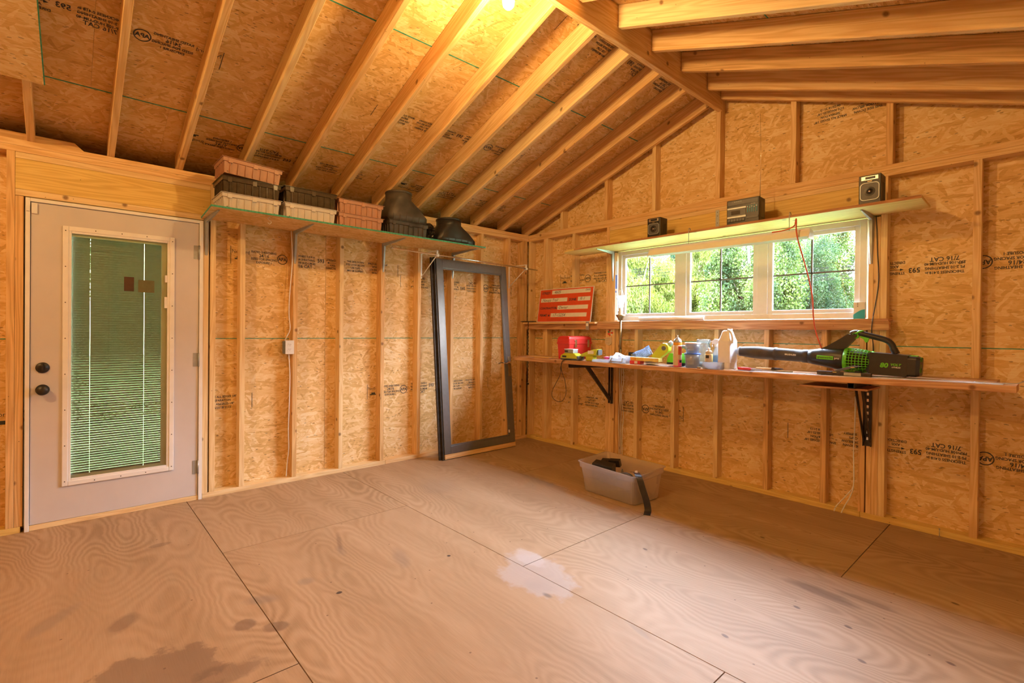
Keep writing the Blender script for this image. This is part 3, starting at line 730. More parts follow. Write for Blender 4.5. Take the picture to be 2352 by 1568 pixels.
fol = {'maple': leaf_mesh('foliage', 80000, 'wide', 1.05, 1.05, 1.3, 1, 'leafB'), 'willow': leaf_mesh('foliage', 70000, 'long', 1.05, 1.05, 1.3, 2, 'leafA'), 'shrub': leaf_mesh('foliage', 95000, 'small', 1.05, 1.05, 1.3, 3, 'leafC')}
trunks = {}
for kd in fol:
    rnd = random.Random(len(kd)); b = B(); b.tube([(0, 0, -2.3), (.04, 0, -1.2), (0, .05, 0), (.05, 0, 1.1)], [.10, .085, .06, .02], 8)
    for i in range(9):
        z = rnd.uniform(-1.3, .6); a = rnd.uniform(0, 6.3); r = rnd.uniform(.5, .95)
        b.tube([(0, 0, z), (math.cos(a) * r * .5, math.sin(a) * r * .5, z + .3), (math.cos(a) * r, math.sin(a) * r * .8, z + .65)], [.03, .02, .006], 6)
    o = b.go('trunk', 'bark'); trunks[kd] = o.data; bpy.data.objects.remove(o)
LBL = {'maple': 'broad leaved green tree', 'willow': 'yellow green tree with long narrow drooping leaves', 'shrub': 'dense small leaved dark green tree'}
def tree(kd, x, y, z, s, lab):
    t = thing('tree', lab, 'tree', (x, y, -.7), random.uniform(0, 6), group='trees outside the window')
    for nm, me in (('trunk', trunks[kd]), ('foliage', fol[kd])):
        o = bpy.data.objects.new(nm, me); COL.objects.link(o); o.parent = t; o.location = (0, 0, z + .7); o.scale = (s, s, s * 1.3 if nm == 'foliage' else (z + .69) / 2.3)
tree('willow', -1.40, 4.6, 1.85, .72, 'yellow green drooping tree seen through the left window pane')
tree('maple', .72, 4.6, 1.75, .71, 'bright broad leaved tree nearest the middle window pane')
tree('shrub', 2.86, 4.6, 1.9, .72, 'dark small leaved tree filling the right half of the right pane')
tree('maple', -3.9, 7.1, 2.2, .78, 'broad leaved tree behind the drooping tree at the far left')
tree('willow', -1.62, 7.1, 2.3, .76, 'drooping narrow leaved tree further back behind the bar of the left and middle panes')
tree('shrub', .65, 7.1, 2.1, .76, 'dark leafy tree behind the bright tree of the middle pane')
tree('maple', 2.95, 7.1, 2.2, .76, 'leafy tree behind the dark tree of the right pane')
tree('maple', 5.2, 6.2, 2.0, .78, 'leafy tree outside furthest to the right of the window')
tree('shrub', -6.0, 10.1, 2.5, 1.0, 'dark tree furthest back and furthest left outside the window')
tree('shrub', -3.05, 10.2, 2.6, .98, 'dark tree far back behind the left window pane')
tree('maple', -.15, 10.2, 2.6, .96, 'leafy tree far back behind the middle window pane')
tree('shrub', 2.75, 10.2, 2.6, .98, 'dark tree far back behind the right window pane')
tree('shrub', 5.8, 9.6, 2.6, 1.0, 'dark tree far back to the right of the window')
tree('maple', -5.0, -1.6, 1.6, 1.2, 'leafy tree behind the right part of the door blinds')
tree('shrub', -5.0, -5.4, 1.6, 1.25, 'dense tree behind the left part of the door blinds')

# ------------------------------------------------------------------ left wall shelf and what it carries
def one(b, name, mats, label, cat, base, group=None, rz=0):
    o = b.go(name, mats); o.data.transform(Matrix.Translation([-v for v in base])); o.location = base
    return tag(o, label, cat, group)
b = B()
b.prism([(.003, -3.447), (.475, -3.474), (.470, -1.07), (.003, -1.05)], 2.098, 2.109, 'z', grain=1)
b.mi = 1; b.hexa([(.475, -3.475, 2.0975), (.4775, -3.475, 2.0975), (.4725, -1.07, 2.0975), (.470, -1.07, 2.0975), (.475, -3.475, 2.1095), (.4775, -3.475, 2.1095), (.4725, -1.07, 2.1095), (.470, -1.07, 2.1095)])
b.hexa([(.003, -3.449, 2.0975), (.475, -3.476, 2.0975), (.475, -3.474, 2.0975), (.003, -3.447, 2.0975), (.003, -3.449, 2.1095), (.475, -3.476, 2.1095), (.475, -3.474, 2.1095), (.003, -3.447, 2.1095)])
one(b, 'wall_shelf', ['osb_shelf', 'green_paint'], 'long strand board shelf with a green edge carrying the plastic bins', 'shelf', (.24, -2.27, 2.098))

def shelf_bracket(loc, rz, arm, drop, label, grp=None, light=False):
    """pressed steel L bracket; local +x points away from the wall, z=0 under the shelf"""
    t = thing('shelf_bracket', label, 'bracket', loc, rz, grp)
    b = B()
    b.prism([(0, 0), (arm, -.002), (arm, -.006), (.04, -.035), (.012, -drop + .02), (.008, -drop), (0, -drop)], -.0012, .0012, 'y', grain=2) if False else None
    # arm: channel tapering to the tip
    b.loft([[(.0, -w_, -.001), (.0, w_, -.001), (.0, w_ * .55, -.001 - h_), (.0, -w_ * .55, -.001 - h_)] for w_, h_ in ()] or
           [[(x_, -w_, -.001), (x_, w_, -.001), (x_, w_ * .5, -.001 - h_), (x_, -w_ * .5, -.001 - h_)] for x_, w_, h_ in ((.004, .017, .03), (.05, .017, .024), (arm * .6, .014, .016), (arm, .007, .005))], smooth=False)
    b.go('bracket_arm', 'steel', t)
    b = B()
    b.loft([[(.0005, -w_, -z_), (.0005, w_, -z_), (h_, w_ * .5, -z_), (h_, -w_ * .5, -z_)] for z_, w_, h_ in ((.001, .017, .03), (.05, .017, .026), (drop * .6, .014, .018), (drop, .009, .005))], smooth=False)
    for z_ in (.035, drop - .012): b.lathe([(.004, 0), (.004, .002)], 10, T(.027 if z_ < .1 else .005, .0, -z_) @ RY(PI / 2))
    b.go('bracket_leg', 'steel', t)
    return t
for y, lab in ((-3.412, 'grey steel bracket under the left end of the long shelf beside the door'), (-2.758, 'grey steel bracket with the white cable running down beside it'), (-1.938, 'grey steel bracket under the shelf below the tan bins'), (-1.127, 'grey steel bracket behind the leaning frame at the right end of the long shelf')):
    shelf_bracket((0, y, 2.0975), 0, .40, .27, lab, 'brackets under the long shelf')

def bin_box(x0, x1, y0, y1, z0, h, mat, label, tilt=0, grp=None):
    cx, cy = (x0 + x1) / 2, (y0 + y1) / 2
    t = thing('storage_bin', label, 'bin', (cx, cy, z0), 0, grp or 'plastic bins on the long shelf', rot=(tilt, 0, 0))
    a, c_ = (x1 - x0) / 2, (y1 - y0) / 2; th = .003
    b = B()
    i0, i1 = .012, .002
    rr = [[(sx_ * (a - i), sy_ * (c_ - i), z) for sx_, sy_ in ((-1, -1), (1, -1), (1, 1), (-1, 1))] for i, z in ((i0, 0), (i1 + .004, h * .72), (i1 - .004, h * .74), (i1 - .006, h * .98), (i1 + .004, h * .98), (i0 + .01, .006))]
    R = [[b.bm.verts.new(p) for p in r] for r in rr]; fs = [b.bm.faces.new(R[0][::-1]), b.bm.faces.new(R[-1])]
    for q, w_ in zip(R, R[1:]):
        for i in range(4): fs.append(b.bm.faces.new((q[i], q[(i + 1) % 4], w_[(i + 1) % 4], w_[i])))
    bmesh.ops.recalc_face_normals(b.bm, faces=fs); b._uvf(fs)
    body = b
    b = B(); w_ = .012
    for q in ((-a - w_, a + w_, -c_ - w_, -c_ + .004), (-a - w_, a + w_, c_ - .004, c_ + w_), (-a - w_, -a + .004, -c_, c_), (a - .004, a + w_, -c_, c_)):
        b.box(*q, h * .975, h, bev=.0008)
    b.go('bin_rim', mat, t)
    b = body
    for k in range(7):
        y = -c_ + .045 + k * (2 * c_ - .09) / 6
        b.box(a - .009, a + .0008, y - .0018, y + .0018, .004, h * .72)
        if k < 5: b.box(-a + .04 + k * (2 * a - .08) / 4 - .0018, -a + .04 + k * (2 * a - .08) / 4 + .0018, -c_ - .0022, -c_ + .009, .004, h * .72)
    for y in (-c_ + .03, 0, c_ - .05): b.box(a - .003, a + .006, y, y + .028, h * .66, h * .95)
    b.go('bin_body', mat, t)
    b = B()
    for y in (-c_ + .03, c_ - .04): b.lathe([(.0035, 0), (.0035, .001)], 8, T(a - .0085, y, .012) @ RY(PI / 2))
    go_each(b, 'rivet', 'black', t)
    return t
bx = (.165, .44)
bin_box(*bx, -3.399, -3.018, 2.110, .107, 'grey_bin', 'pale grey plastic bin at the bottom of the three high stack')
bin_box(*bx, -3.399, -3.018, 2.219, .110, 'smoke_bin', 'dark smoked plastic bin in the middle of the three high stack')
bin_box(*bx, -3.399, -3.015, 2.345, .107, 'tan_bin', 'tan plastic bin tilted on top of the three high stack', tilt=-.055)
bin_box(*bx, -2.980, -2.594, 2.110, .110, 'grey_bin', 'pale grey plastic bin under the shiny dark bin')
bin_box(*bx, -2.980, -2.592, 2.222, .120, 'smoke_bin', 'shiny dark bin on top of the second pale grey bin')
bin_box(*bx, -2.566, -2.184, 2.110, .105, 'tan_bin', 'lower tan bin of the pair beside the black funnels')
bin_box(*bx, -2.566, -2.184, 2.217, .108, 'tan_bin', 'upper tan bin of the pair beside the black funnels')
bin_box(.21, .44, -2.118, -1.732, 2.110, .120, 'dusty', 'black plastic bin under the taller black funnel', grp='plastic bins on the long shelf')

def funnel(y0, y1, z0, base_h, top_h, ny0, ny1, ztop, x0, x1, label, mat='dusty'):
    cy = (y0 + y1) / 2; cx = (x0 + x1) / 2
    t = thing('duct_boot', label, 'duct boot', (cx, cy, z0), 0, 'black plastic duct boots on the shelf')
    a, c_ = (x1 - x0) / 2, (y1 - y0) / 2; ncy = (ny0 + ny1) / 2 - cy; r = (ny1 - ny0) / 2
    def rect(i, z, k): # superellipse blend between rectangle and circle
        out = []
        for j in range(32):
            th_ = 2 * PI * j / 32 + PI / 32; cc, ss = math.cos(th_), math.sin(th_)
            m = max(abs(cc), abs(ss)); ex, ey = cc / m, ss / m
            A_, C_ = a * (1 - i) + r * i, c_ * (1 - i) + r * i
            out.append((A_ * (ex * (1 - k) + cc * k), C_ * (ey * (1 - k) + ss * k) + ncy * i, z))
        return out
    H = ztop - z0
    b = B(); b.loft([rect(0, 0, 0), rect(0, base_h, 0), rect(.45, base_h + (top_h - base_h) * .5, .3), rect(.92, top_h - .01, .9), rect(1, top_h, 1), rect(1, H, 1), rect(1.06 if False else 1, H, 1)][:6], smooth=False)
    for f in b.bm.faces: f.smooth = abs(f.normal.z) < .9
    body = b
    b = B(); n = 40
    for zz in (H - .008,):
        b.loft([[(math.cos(2 * PI * j / n) * rr_, math.sin(2 * PI * j / n) * rr_ + ncy, z_) for j in range(n)] for rr_, z_ in ((r, zz - .01), (r + .004, zz - .008), (r + .004, zz + .004), (r, zz + .007), (r - .006, zz + .007), (r - .007, zz - .01))], cap=False)
    b.go('collar_lip', mat, t)
    b = body
    for k in range(6):
        y = -c_ + .03 + k * (2 * c_ - .06) / 5
        b.box(a - .002, a + .003, y - .002, y + .002, .004, base_h)
    b.go('boot_body', mat, t)
    return t
funnel(-2.115, -1.735, 2.231, .055, .20, -2.083, -1.852, 2.50, .20, .45, 'tall black funnel shaped duct boot standing on the black bin')
funnel(-1.60, -1.165, 2.110, .045, .175, -1.54, -1.30, 2.345, .22, .44, 'short black funnel shaped duct boot standing on the shelf', 'black')
b = B(); random.seed(5)
R_ = []
for i in range(13):
    z = i / 12; r = .085 * math.sin(PI * (.12 + .83 * z)) ** .6
    R_.append([(r * .9 * math.cos(2 * PI * j / 26) * random.uniform(.78, 1.15), r * .75 * math.sin(2 * PI * j / 26) * random.uniform(.78, 1.12), z * .16) for j in range(26)])
b.loft(R_, smooth=False); o = b.go('plastic_bag', 'bag'); o.location = (.35, -1.665, 2.110); tag(o, 'crumpled shiny black plastic bag between the two black funnels', 'bag')
b = B(); b.tube(spline([(0, 0, .0), (0, -.013, -.012), (0, 0, -.022), (0, .012, -.034), (0, 0, -.048), (0, -.014, -.040)], 6), .0018, 8)
b.lathe([(.004, .0005), (.004, .003)], 8)
o = b.go('s_hook', 'white_plastic'); o.location = (.41, -3.083, 2.0945); tag(o, 'small white hook hanging under the long shelf', 'hook')

# closet rod
b = B(); b.tube([(.28, -2.0, 2.014), (.28, -.14, 1.978)], .0075, 12)
b.lathe([(.0125, 0), (.0125, .008), (.008, .010)], 12, T(.28, -2.0, 2.014) @ RX(PI / 2 - .02))
one(b, 'closet_rod', 'chrome', 'long bright metal closet rod in front of the leaning frame', 'rod', (.28, -1.06, 2.0))
for y, z, lab in ((-1.5155, 2.004, 'white rod bracket on the stud left of the leaning frame top'), (-.318, 1.981, 'white rod bracket on the stud nearest the corner')):
    t = thing('rod_bracket', lab, 'bracket', (0, y, z), 0, 'white closet rod brackets')
    b = B(); b.box(.0005, .004, -.008, .008, -.205, .045, bev=.001); b.go('back_strap', 'white', t)
    b = B(); b.box(.004, .285, -.006, .006, .038, .045); b.box(.274, .285, -.009, .009, .010, .045); b.go('top_arm', 'white', t)
    b = B(); b.tube([(.004, 0, -.19), (.27, 0, -.004)], .0045, 6); b.go('brace', 'white', t)
    b = B(); b.loft([[(.28 + r_ * math.cos(a_ * PI / 8), y_, -.002 + r_ * math.sin(a_ * PI / 8)) for a_ in range(16)] for r_, y_ in ((.009, -.014), (.015, -.014), (.015, .014), (.009, .014))], cap=False); b.go('rod_cup', 'white_plastic', t)

# leaning storm door frame
FW, FH = .955, 2.02
t = thing('storm_door_frame', 'dark bronze glassless door frame leaning on the wall near the corner', 'door frame', (.246, -.905, .0), 0, rot=(0, -math.atan2(.190, 2.0), 0))
b = B(); s_ = .075
b.box(-.022, .008, -FW / 2, -FW / 2 + s_, .055, FH, bev=.004); b.box(-.022, .008, FW / 2 - s_, FW / 2, .055, FH, bev=.004); b.box(-.022, .008, -FW / 2 + s_, FW / 2 - s_, .055, .055 + .075, bev=.004); b.box(-.022, .008, -FW / 2 + s_, FW / 2 - s_, FH - .095, FH, bev=.004)
b.go('frame', 'bronze', t)
b = B(); y0, y1, z0, z1 = -FW / 2 + s_, FW / 2 - s_, .13, FH - .095
for q in ((y0, y0 + .012, z0, z1), (y1 - .012, y1, z0, z1), (y0, y1, z0, z0 + .012), (y0, y1, z1 - .012, z1)): b.box(-.014, .003, *q, bev=.002)
b.go('inner_bead', 'bronze', t)
b = B(); b.box(-.040, -.018, -FW / 2 - .046, -FW / 2 - .030, .005, FH + .01, bev=.002); b.box(-.030, .004, -FW / 2 - .020, -FW / 2 - .008, .0, FH + .012, bev=.002); b.box(-.035, -.02, -FW / 2 - .04, -FW / 2 + .002, .01, FH)
go_each(b, 'hinge_rail', 'darksteel', t)
b = B(); b.box(-.020, .004, -FW / 2 + .004, FW / 2 + .006, .006, .053, bev=.002); b.go('bottom_sweep', 'pine', t, label='light wood coloured bottom sweep')
b = B(); b.box(-.018, -.004, -FW / 2, FW / 2 + .008, .0, .006); b.go('sweep_seal', 'black', t)
b = B(); yh = FW / 2 - .032; zh = .90
b.box(.008, .014, yh - .017, yh + .017, zh - .12, zh + .10, bev=.006); b.go('handle_plate', 'brass', t)
b = B(); b.lathe([(.012, .014), (.010, .035)], 14, T(0, yh, zh + .03) @ RY(PI / 2)); b.tube(spline([(.036, yh, zh + .03), (.042, yh - .035, zh + .034), (.040, yh - .075, zh + .022), (.038, yh - .105, zh + .034)], 5), [.009] * 5 + [.008] * 5 + [.006] * 6, 8); b.go('lever_handle', 'chrome', t)
b = B(); b.tube(spline([(-.022, yh, zh + .03), (-.05, yh - .02, zh + .03), (-.052, yh - .06, zh + .035), (-.05, yh - .11, zh + .025)], 5), .006, 8); b.go('outer_lever', 'chrome', t)
b = B(); b.box(.003, .014, y1 - .016, y1 - .002, .165, .195, bev=.002); b.go('retainer_clip', 'white_plastic', t)

# outlet and cable
t = thing('outlet_box', 'white duplex outlet on a blue box beside the white cable', 'outlet', (0, -2.80, 1.128))
b = B(); b.box(-.06, .002, -.036, .028, -.055, .050, bev=.002); b.go('junction_box', plain('grey_blue_box', (.16, .20, .26), .5), t)
b = B(); b.box(.002, .008, -.033, .037, -.057, .057, bev=.002); b.go('cover_plate', 'white_plastic', t)
for z in (.020, -.020):
    b = B(); b.prism(rrect(-.014, .018, z - .014, z + .014, .007), .008, .010, 'x'); b.go('receptacle', 'white', t)
    b = B()
    for y in (-.005, .008): b.box(.010, .0105, y - .001, y + .001, z - .001, z + .009)
    b.lathe([(.0022, .010), (.0022, .0105)], 8, T(0, .002, z - .007) @ RY(PI / 2)); go_each(b, 'slot', 'black', t)
def cable(pts, r, mat, name, label, cat, n=6, group=None):
    b = B(); b.tube(spline(pts, n), r, 7); c_ = Vector(pts[0]); o = b.go(name, mat); o.data.transform(Matrix.Translation(-c_)); o.location = c_
    return tag(o, label, cat, group)
cable([(.004, -2.792, 2.096), (.005, -2.784, 1.95), (.005, -2.784, 1.80), (.006, -2.803, 1.55), (.006, -2.806, 1.40), (.006, -2.797, 1.28), (-.008, -2.822, 1.21), (-.02, -2.828, 1.182)], .0042, 'white_plastic', 'electrical_cable', 'white cable running from the long shelf down to the outlet', 'cable')
cable([(-.012, -2.80, 1.07), (-.012, -2.790, .9), (-.012, -2.792, .7), (-.02, -2.796, .45), (-.02, -2.792, .28), (-.03, -2.800, .16), (-.03, -2.808, .045)], .0042, 'white_plastic', 'electrical_cable', 'white cable running from the outlet down to the floor plate', 'cable')

# things up at the left eave
b = B(); b.box(-.05, -.012, -5.3, -4.412, 0, .045, bev=.002); b.hexa([(-.05, -4.412, 0), (-.012, -4.412, 0), (-.012, -4.12, 0), (-.05, -4.12, 0), (-.05, -4.412, .045), (-.012, -4.412, .045), (-.012, -4.17, .045), (-.05, -4.17, .045)][0:8], bev=0)
o = b.go('lumber_offcut', 'fir'); o.location = (0, 0, 2.4312); tag(o, 'angled board lying on the wall plate above the door', 'board')
b = B(); xa, xb = .53, 1.75
def up(x, y, dz): return (x, y, 2.43 + SL * x - dz)
b.hexa([up(xa, -5.2, .013), up(xb, -5.2, .013), up(xb, -4.335, .013), up(xa, -4.305, .013), up(xa, -5.2, .001), up(xb, -5.2, .001), up(xb, -4.335, .001), up(xa, -4.305, .001)], grain=1)
b.mi = 1; b.hexa([up(xa, -4.305, .0135), up(xb, -4.335, .0135), up(xb, -4.330, .0135), up(xa, -4.300, .0135), up(xa, -4.305, .0005), up(xb, -4.335, .0005), up(xb, -4.330, .0005), up(xa, -4.300, .0005)])
one(b, 'board_panel', ['osb', 'green_paint'], 'loose strand board panel fixed under the rafters at the upper left', 'panel', (1.1, -4.8, 2.82))

# ------------------------------------------------------------------ shelf above the window
b = B()
pts = [(.985, -.338), (.86, -.325), (.80, -.28), (.775, -.21), (.775, -.10), (.78, -.003), (3.655, -.003), (3.662, -.35)]
b.prism(pts, 2.098, 2.116, 'z', grain=0, bev=.002)
b.mi = 1; b.hexa([(.985, -.3415, 2.0985), (3.662, -.3535, 2.0985), (3.662, -.3505, 2.0985), (.985, -.3385, 2.0985), (.985, -.3415, 2.1155), (3.662, -.3535, 2.1155), (3.662, -.3505, 2.1155), (.985, -.3385, 2.1155)])
one(b, 'window_shelf', ['header', 'rust'], 'varnished plank shelf above the window with a rounded left end', 'shelf', (2.2, -.17, 2.098))
shelf_bracket((1.215, 0, 2.0975), -PI / 2, .27, .30, 'grey steel bracket left of the window under the plank shelf', 'brackets under the window shelf')
shelf_bracket((3.348, 0, 2.0975), -PI / 2, .27, .33, 'grey steel bracket right of the window under the plank shelf', 'brackets under the window shelf')
b = B(); b.box(2.262, 2.292, -.0035, -.0005, 2.117, 2.33, bev=.0005); b.box(2.262, 2.292, -.12, -.0005, 2.1165, 2.1195, bev=.0005)
b.mi = 1
for z in (2.16, 2.22, 2.28, 2.31): b.lathe([(.0035, 0), (.0035, .001)], 8, T(2.277, -.0036, z) @ RX(PI / 2))
one(b, 'corner_brace', ['steel', 'dark'], 'flat perforated metal angle standing on the shelf behind the stereo', 'bracket', (2.277, -.01, 2.117))

def speaker(x0, w_, yf, dp, h, label, rz=0):
    t = thing('speaker', label, 'speaker', (x0 + w_ / 2, yf, 2.1165), rz, 'pair of small black speakers')
    b = B(); b.box(-w_ / 2, w_ / 2, 0, dp, 0, h, bev=.004); b.go('cabinet', 'black', t)
    b = B(); b.prism(rrect(-w_ / 2 + .010, w_ / 2 - .010, .028, h - .052, .022, 5), -.004, -.001, 'y'); b.go('speaker_grille', 'grey_plastic', t)
    b = B(); o_ = rrect(-w_ / 2 + .008, w_ / 2 - .008, .026, h - .050, .023, 5); i_ = rrect(-w_ / 2 + .012, w_ / 2 - .012, .030, h - .054, .020, 5)
    b.loft([[(p[0], y, p[1]) for p in q] for q, y in ((o_, -.001), (o_, -.006), (i_, -.006), (i_, -.001))], cap=False, smooth=False); b.go('grille_ring', 'steel', t)
    b = B(); b.lathe([(.030, 0), (.022, .001), (.009, .0015), (.008, .004), (.0, .006)], 20, T(0, -.004, (h - .024) / 2) @ RX(PI / 2), cap=False); b.go('driver_cone', 'black', t)
    b = B(); b.lathe([(.007, 0), (.006, .002), (.001, .003)], 14, T(0, -.0095, (h - .024) / 2) @ RX(PI / 2)); b.go('dust_cap', 'chrome', t)
    b = B(); b.box(-w_ / 2 + .014, w_ / 2 - .014, -.004, 0, h - .034, h - .008, bev=.001); b.go('badge_panel', 'chrome', t)
    b = B(); b.box(-w_ / 2 + .036, w_ / 2 - .030, -.006, -.004, h - .028, h - .013); b.go('tweeter_slot', 'black', t)
    b = B(); b.box(-.012, .012, -.0055, -.004, h - .045, h - .039, bev=.0005); b.go('badge', 'brass', t)
    b = B()
    for k in range(3): b.box(w_ / 2 - .001, w_ / 2 + .002, .04 + k * .022, .05 + k * .022, .02, h - .05)
    go_each(b, 'side_vent', 'black', t)
    return t
speaker(1.790, .124, -.300, .12, .172, 'left small black speaker at the left end of the window shelf')
speaker(3.340, .118, -.305, .12, .190, 'right small black speaker near the right end of the window shelf')

t = thing('cassette_stereo', 'black cassette radio with equaliser sliders between the two speakers', 'stereo', (2.612, -.31, 2.1165), math.radians(3))
sw, sd, sh = .235, .13, .190
b = B(); b.box(-sw / 2, sw / 2, 0, sd, 0, sh, bev=.006); b.go('cabinet', 'black', t)
def sf(nm, mt, x0, x1, z0, z1, d=.003, lab=None):
    b = B(); b.box(-sw / 2 + x0, -sw / 2 + x1, -d, 0, z0, z1, bev=.0006); return b.go(nm, mt, t, label=lab)
sf('tuner_strip', 'grey_plastic', .008, .225, .148, .182); sf('cassette_door', 'grey_plastic', .006, .140, .062, .128); sf('cassette_window', plain('tape_window', (.06, .055, .05), .15), .035, .100, .075, .105, .0045)
sf('cassette_trim', 'steel', .006, .142, .118, .130, .0045); sf('lower_trim', 'steel', .006, .142, .050, .064, .0045)
for k in range(6): sf('piano_key', 'grey_plastic', .010 + k * .021, .029 + k * .021, .022, .042, .008)
sf('button_strip', 'grey_plastic', .145, .228, .034, .050, .004)
b = B()
for k in range(5): b.box(-sw / 2 + .152 + k * .016, -sw / 2 + .155 + k * .016, -.004, 0, .080, .132)
go_each(b, 'slider_scale', 'cyan', t)
for k in range(5):
    b = B(); b.box(-sw / 2 + .150 + k * .016, -sw / 2 + .157 + k * .016, -.008, -.003, .118 - (k % 2) * .006, .124 - (k % 2) * .006); b.go('slider_knob', 'steel', t)
for tx_, sz_, p_ in (('98 100 104 108', .0085, (-.035, -.0035, .172)), ('STEREO CASSETTE', .006, (-.02, -.005, .057)), ('EQUALIZER', .006, (.075, -.0035, .141))):
    b = B(); text_into(b, tx_, sz_, basis(p_, (1, 0, 0), (0, 0, 1))); b.go('panel_print', 'steel', t)
b = B(); b.box(sw / 2 - .001, sw / 2 + .002, .03, .11, .04, .16, bev=.001); b.go('side_grille', 'grey_plastic', t)
b = B(); b.tube([(.085, .115, sh - .01), (.086, .118, sh + .38), (.078, .120, sh + .66)], [.0025, .0016, .001], 6); b.go('antenna', 'chrome', t)
cable([(2.76, -.18, 2.15), (2.79, -.15, 2.128), (2.86, -.13, 2.121), (2.98, -.14, 2.119), (3.1, -.10, 2.119)], .002, 'black', 'speaker_wire', 'thin dark wire lying on the shelf right of the stereo', 'wire')

t = thing('shop_light', 'long white fluorescent shop light hanging under the window shelf', 'light fixture', (2.47, -.345, 1.944))
b = B(); b.prism([(-.055, .0), (-.030, .045), (.030, .045), (.055, .0), (.050, .0), (.027, .040), (-.027, .040), (-.050, .0)], -.612, .612, 'x'); b.go('reflector', M['lampwhite'], t)
b = B(); b.prism([(-.030, .045), (.030, .045), (.026, .058), (-.026, .058)], -.612, .612, 'x'); b.go('ballast_cover', 'vinyl', t)
for s_ in (-1, 1):
    b = B(); b.prism([(-.058, -.012), (.058, -.012), (.030, .050), (-.030, .050)], s_ * .612 - .004, s_ * .612 + .004, 'x'); b.go('end_cap', 'vinyl', t)
    b = B(); b.tube([(-.61 if s_ < 0 else .61, -.022, .016), (0, -.022, .016), ], .012, 12) if False else b.tube([(-.60, s_ * .020, .012), (.60, s_ * .020, .012)], .0125, 12); b.go('fluorescent_tube', M['lampwhite'], t)
for x, z in ((2.205, 2.1165), (2.950, 2.1165)):
    b = B(); b.tube(spline([(0, .022, .004), (0, .016, .014), (0, .004, .022), (0, -.008, .014), (0, -.011, -.004), (0, -.011, -.05), (0, -.011, -.109)], 5), .0026, 8)
    o = b.go('hanging_hook', 'steel'); o.location = (x, -.345, z); tag(o, 'steel wire hook over the %s part of the shelf edge holding the shop light' % ('left' if x < 2.5 else 'right'), 'hook', 'hooks holding the shop light')
cable([(2.84, -.362, 2.009), (2.92, -.366, 2.012), (2.985, -.372, 2.03), (2.998, -.374, 2.078), (3.006, -.39, 2.05), (3.012, -.412, 2.00), (3.022, -.412, 1.93), (3.034, -.39, 1.86), (3.052, -.36, 1.76), (3.078, -.35, 1.64), (3.098, -.35, 1.52), (3.104, -.35, 1.40), (3.116, -.34, 1.30), (3.144, -.33, 1.20), (3.150, -.22, 1.12), (3.14, -.12, 1.05), (3.19, -.14, 1.018), (3.25, -.20, 1.018)], .0045, 'orange', 'extension_cord', 'orange extension cord hanging from the shop light down to the bench', 'cord')
cable([(3.375, -.012, 2.095), (3.380, -.008, 1.98), (3.384, -.008, 1.85), (3.392, -.008, 1.7), (3.390, -.008, 1.6), (3.376, -.01, 1.48), (3.372, -.056, 1.38), (3.368, -.058, 1.30), (3.368, -.01, 1.2), (3.372, -.01, 1.05)], .003, 'black', 'speaker_wire', 'black wire running down the studs right of the window', 'wire')

# sill things
b = B(); b.tube([(1.52, .015, 1.411), (2.165, .015, 1.411)], .022, 20); o = one(b, 'paper_roll', 'white_plastic', 'white rolled tube lying on the window sill at the left', 'roll', (1.84, .015, 1.389))
t = thing('brochure_box', 'white and blue upright packet at the right end of the window sill', 'box', (3.285, .012, 1.3885))
b = B(); b.box(-.035, .032, -.012, .006, 0, .118, bev=.002); b.go('box_body', 'paper', t)
b = B(); n = 14; b.prism([(-.035, 0), (.032, 0)] + [(.032 - .067 * i / n, .030 + .036 * math.cos(i / n * PI / 2)) for i in range(n + 1)], -.0135, -.012, 'y'); b.go('blue_print', 'cyan', t)
b = B()
for k in range(3): b.lathe([(.003, 0), (.003, .001)], 10, T(-.010, -.012, .088 + k * .011) @ RX(PI / 2))
go_each(b, 'dot_print', 'black', t)

# permit sign
t = thing('permit_sign', 'red orange building permit sign propped on the ledge left of the window', 'sign', (.600, -.068, 1.385), 0, rot=(-.155, 0, 0))
SWd, SH = .775, .385
b = B(); b.box(-SWd / 2, SWd / 2, 0, .006, 0, SH, bev=.0006); b.go('sign_board', 'paper', t)
b = B(); b.box(-SWd / 2 + .008, SWd / 2 - .008, -.0008, 0, .008, SH - .008); b.go('red_field', 'signred', t)
b = B()
def fld(x0, x1, z): b.box(-SWd / 2 + x0, -SWd / 2 + x1, -.0016, -.0008, z, z + .044)
fld(.19, .735, .320); fld(.03, .425, .232); fld(.575, .742, .232); fld(.295, .722, .143); fld(.205, .715, .058); go_each(b, 'write_in_field', 'paper', t)
sm = lambda x, z: basis((-SWd / 2 + x, -.0021, z), (1, 0, 0), (0, 0, 1))
for tx_, sz_, x_, z_, sh_, bo_ in (('STREET:', .038, .105, .336, 0, .0009), ('ZONE', .038, .50, .250, 0, .0009), ('CONTRACTOR:', .036, .160, .160, 0, .0009), ('PERMIT #:', .036, .115, .078, 0, .0009),
        ('4605', .048, .27, .342, .35, 0), ('0x60', .034, .70, .350, .35, 0), ('Navajo Trail', .046, .17, .252, .4, 0), ('R-1', .046, .635, .254, .35, 0), ('Owner', .046, .375, .164, .4, 0), ('17-12254', .048, .325, .080, .35, 0)):
    b = B(); text_into(b, tx_, sz_, sm(x_, z_), shear=sh_, bold=bo_); b.go('lettering', 'ink', t)
b = B()
for k in range(4): b.box(-SWd / 2 + .15, SWd / 2 - .16, -.0012, -.0009, .016 + k * .009, .0175 + k * .009)
b.go('fine_print', plain('small_print', (.35, .04, .015), .6), t)
t = thing('plastic_hanger', 'small clear plastic clip hanging below the permit sign', 'clip', (.965, -.088, 1.385))
b = B(); b.box(-.020, .020, -.002, .0, -.085, 0, bev=.0008); b.box(-.020, .020, -.002, .03, -.001, .0015); b.go('clip_body', 'clear', t)
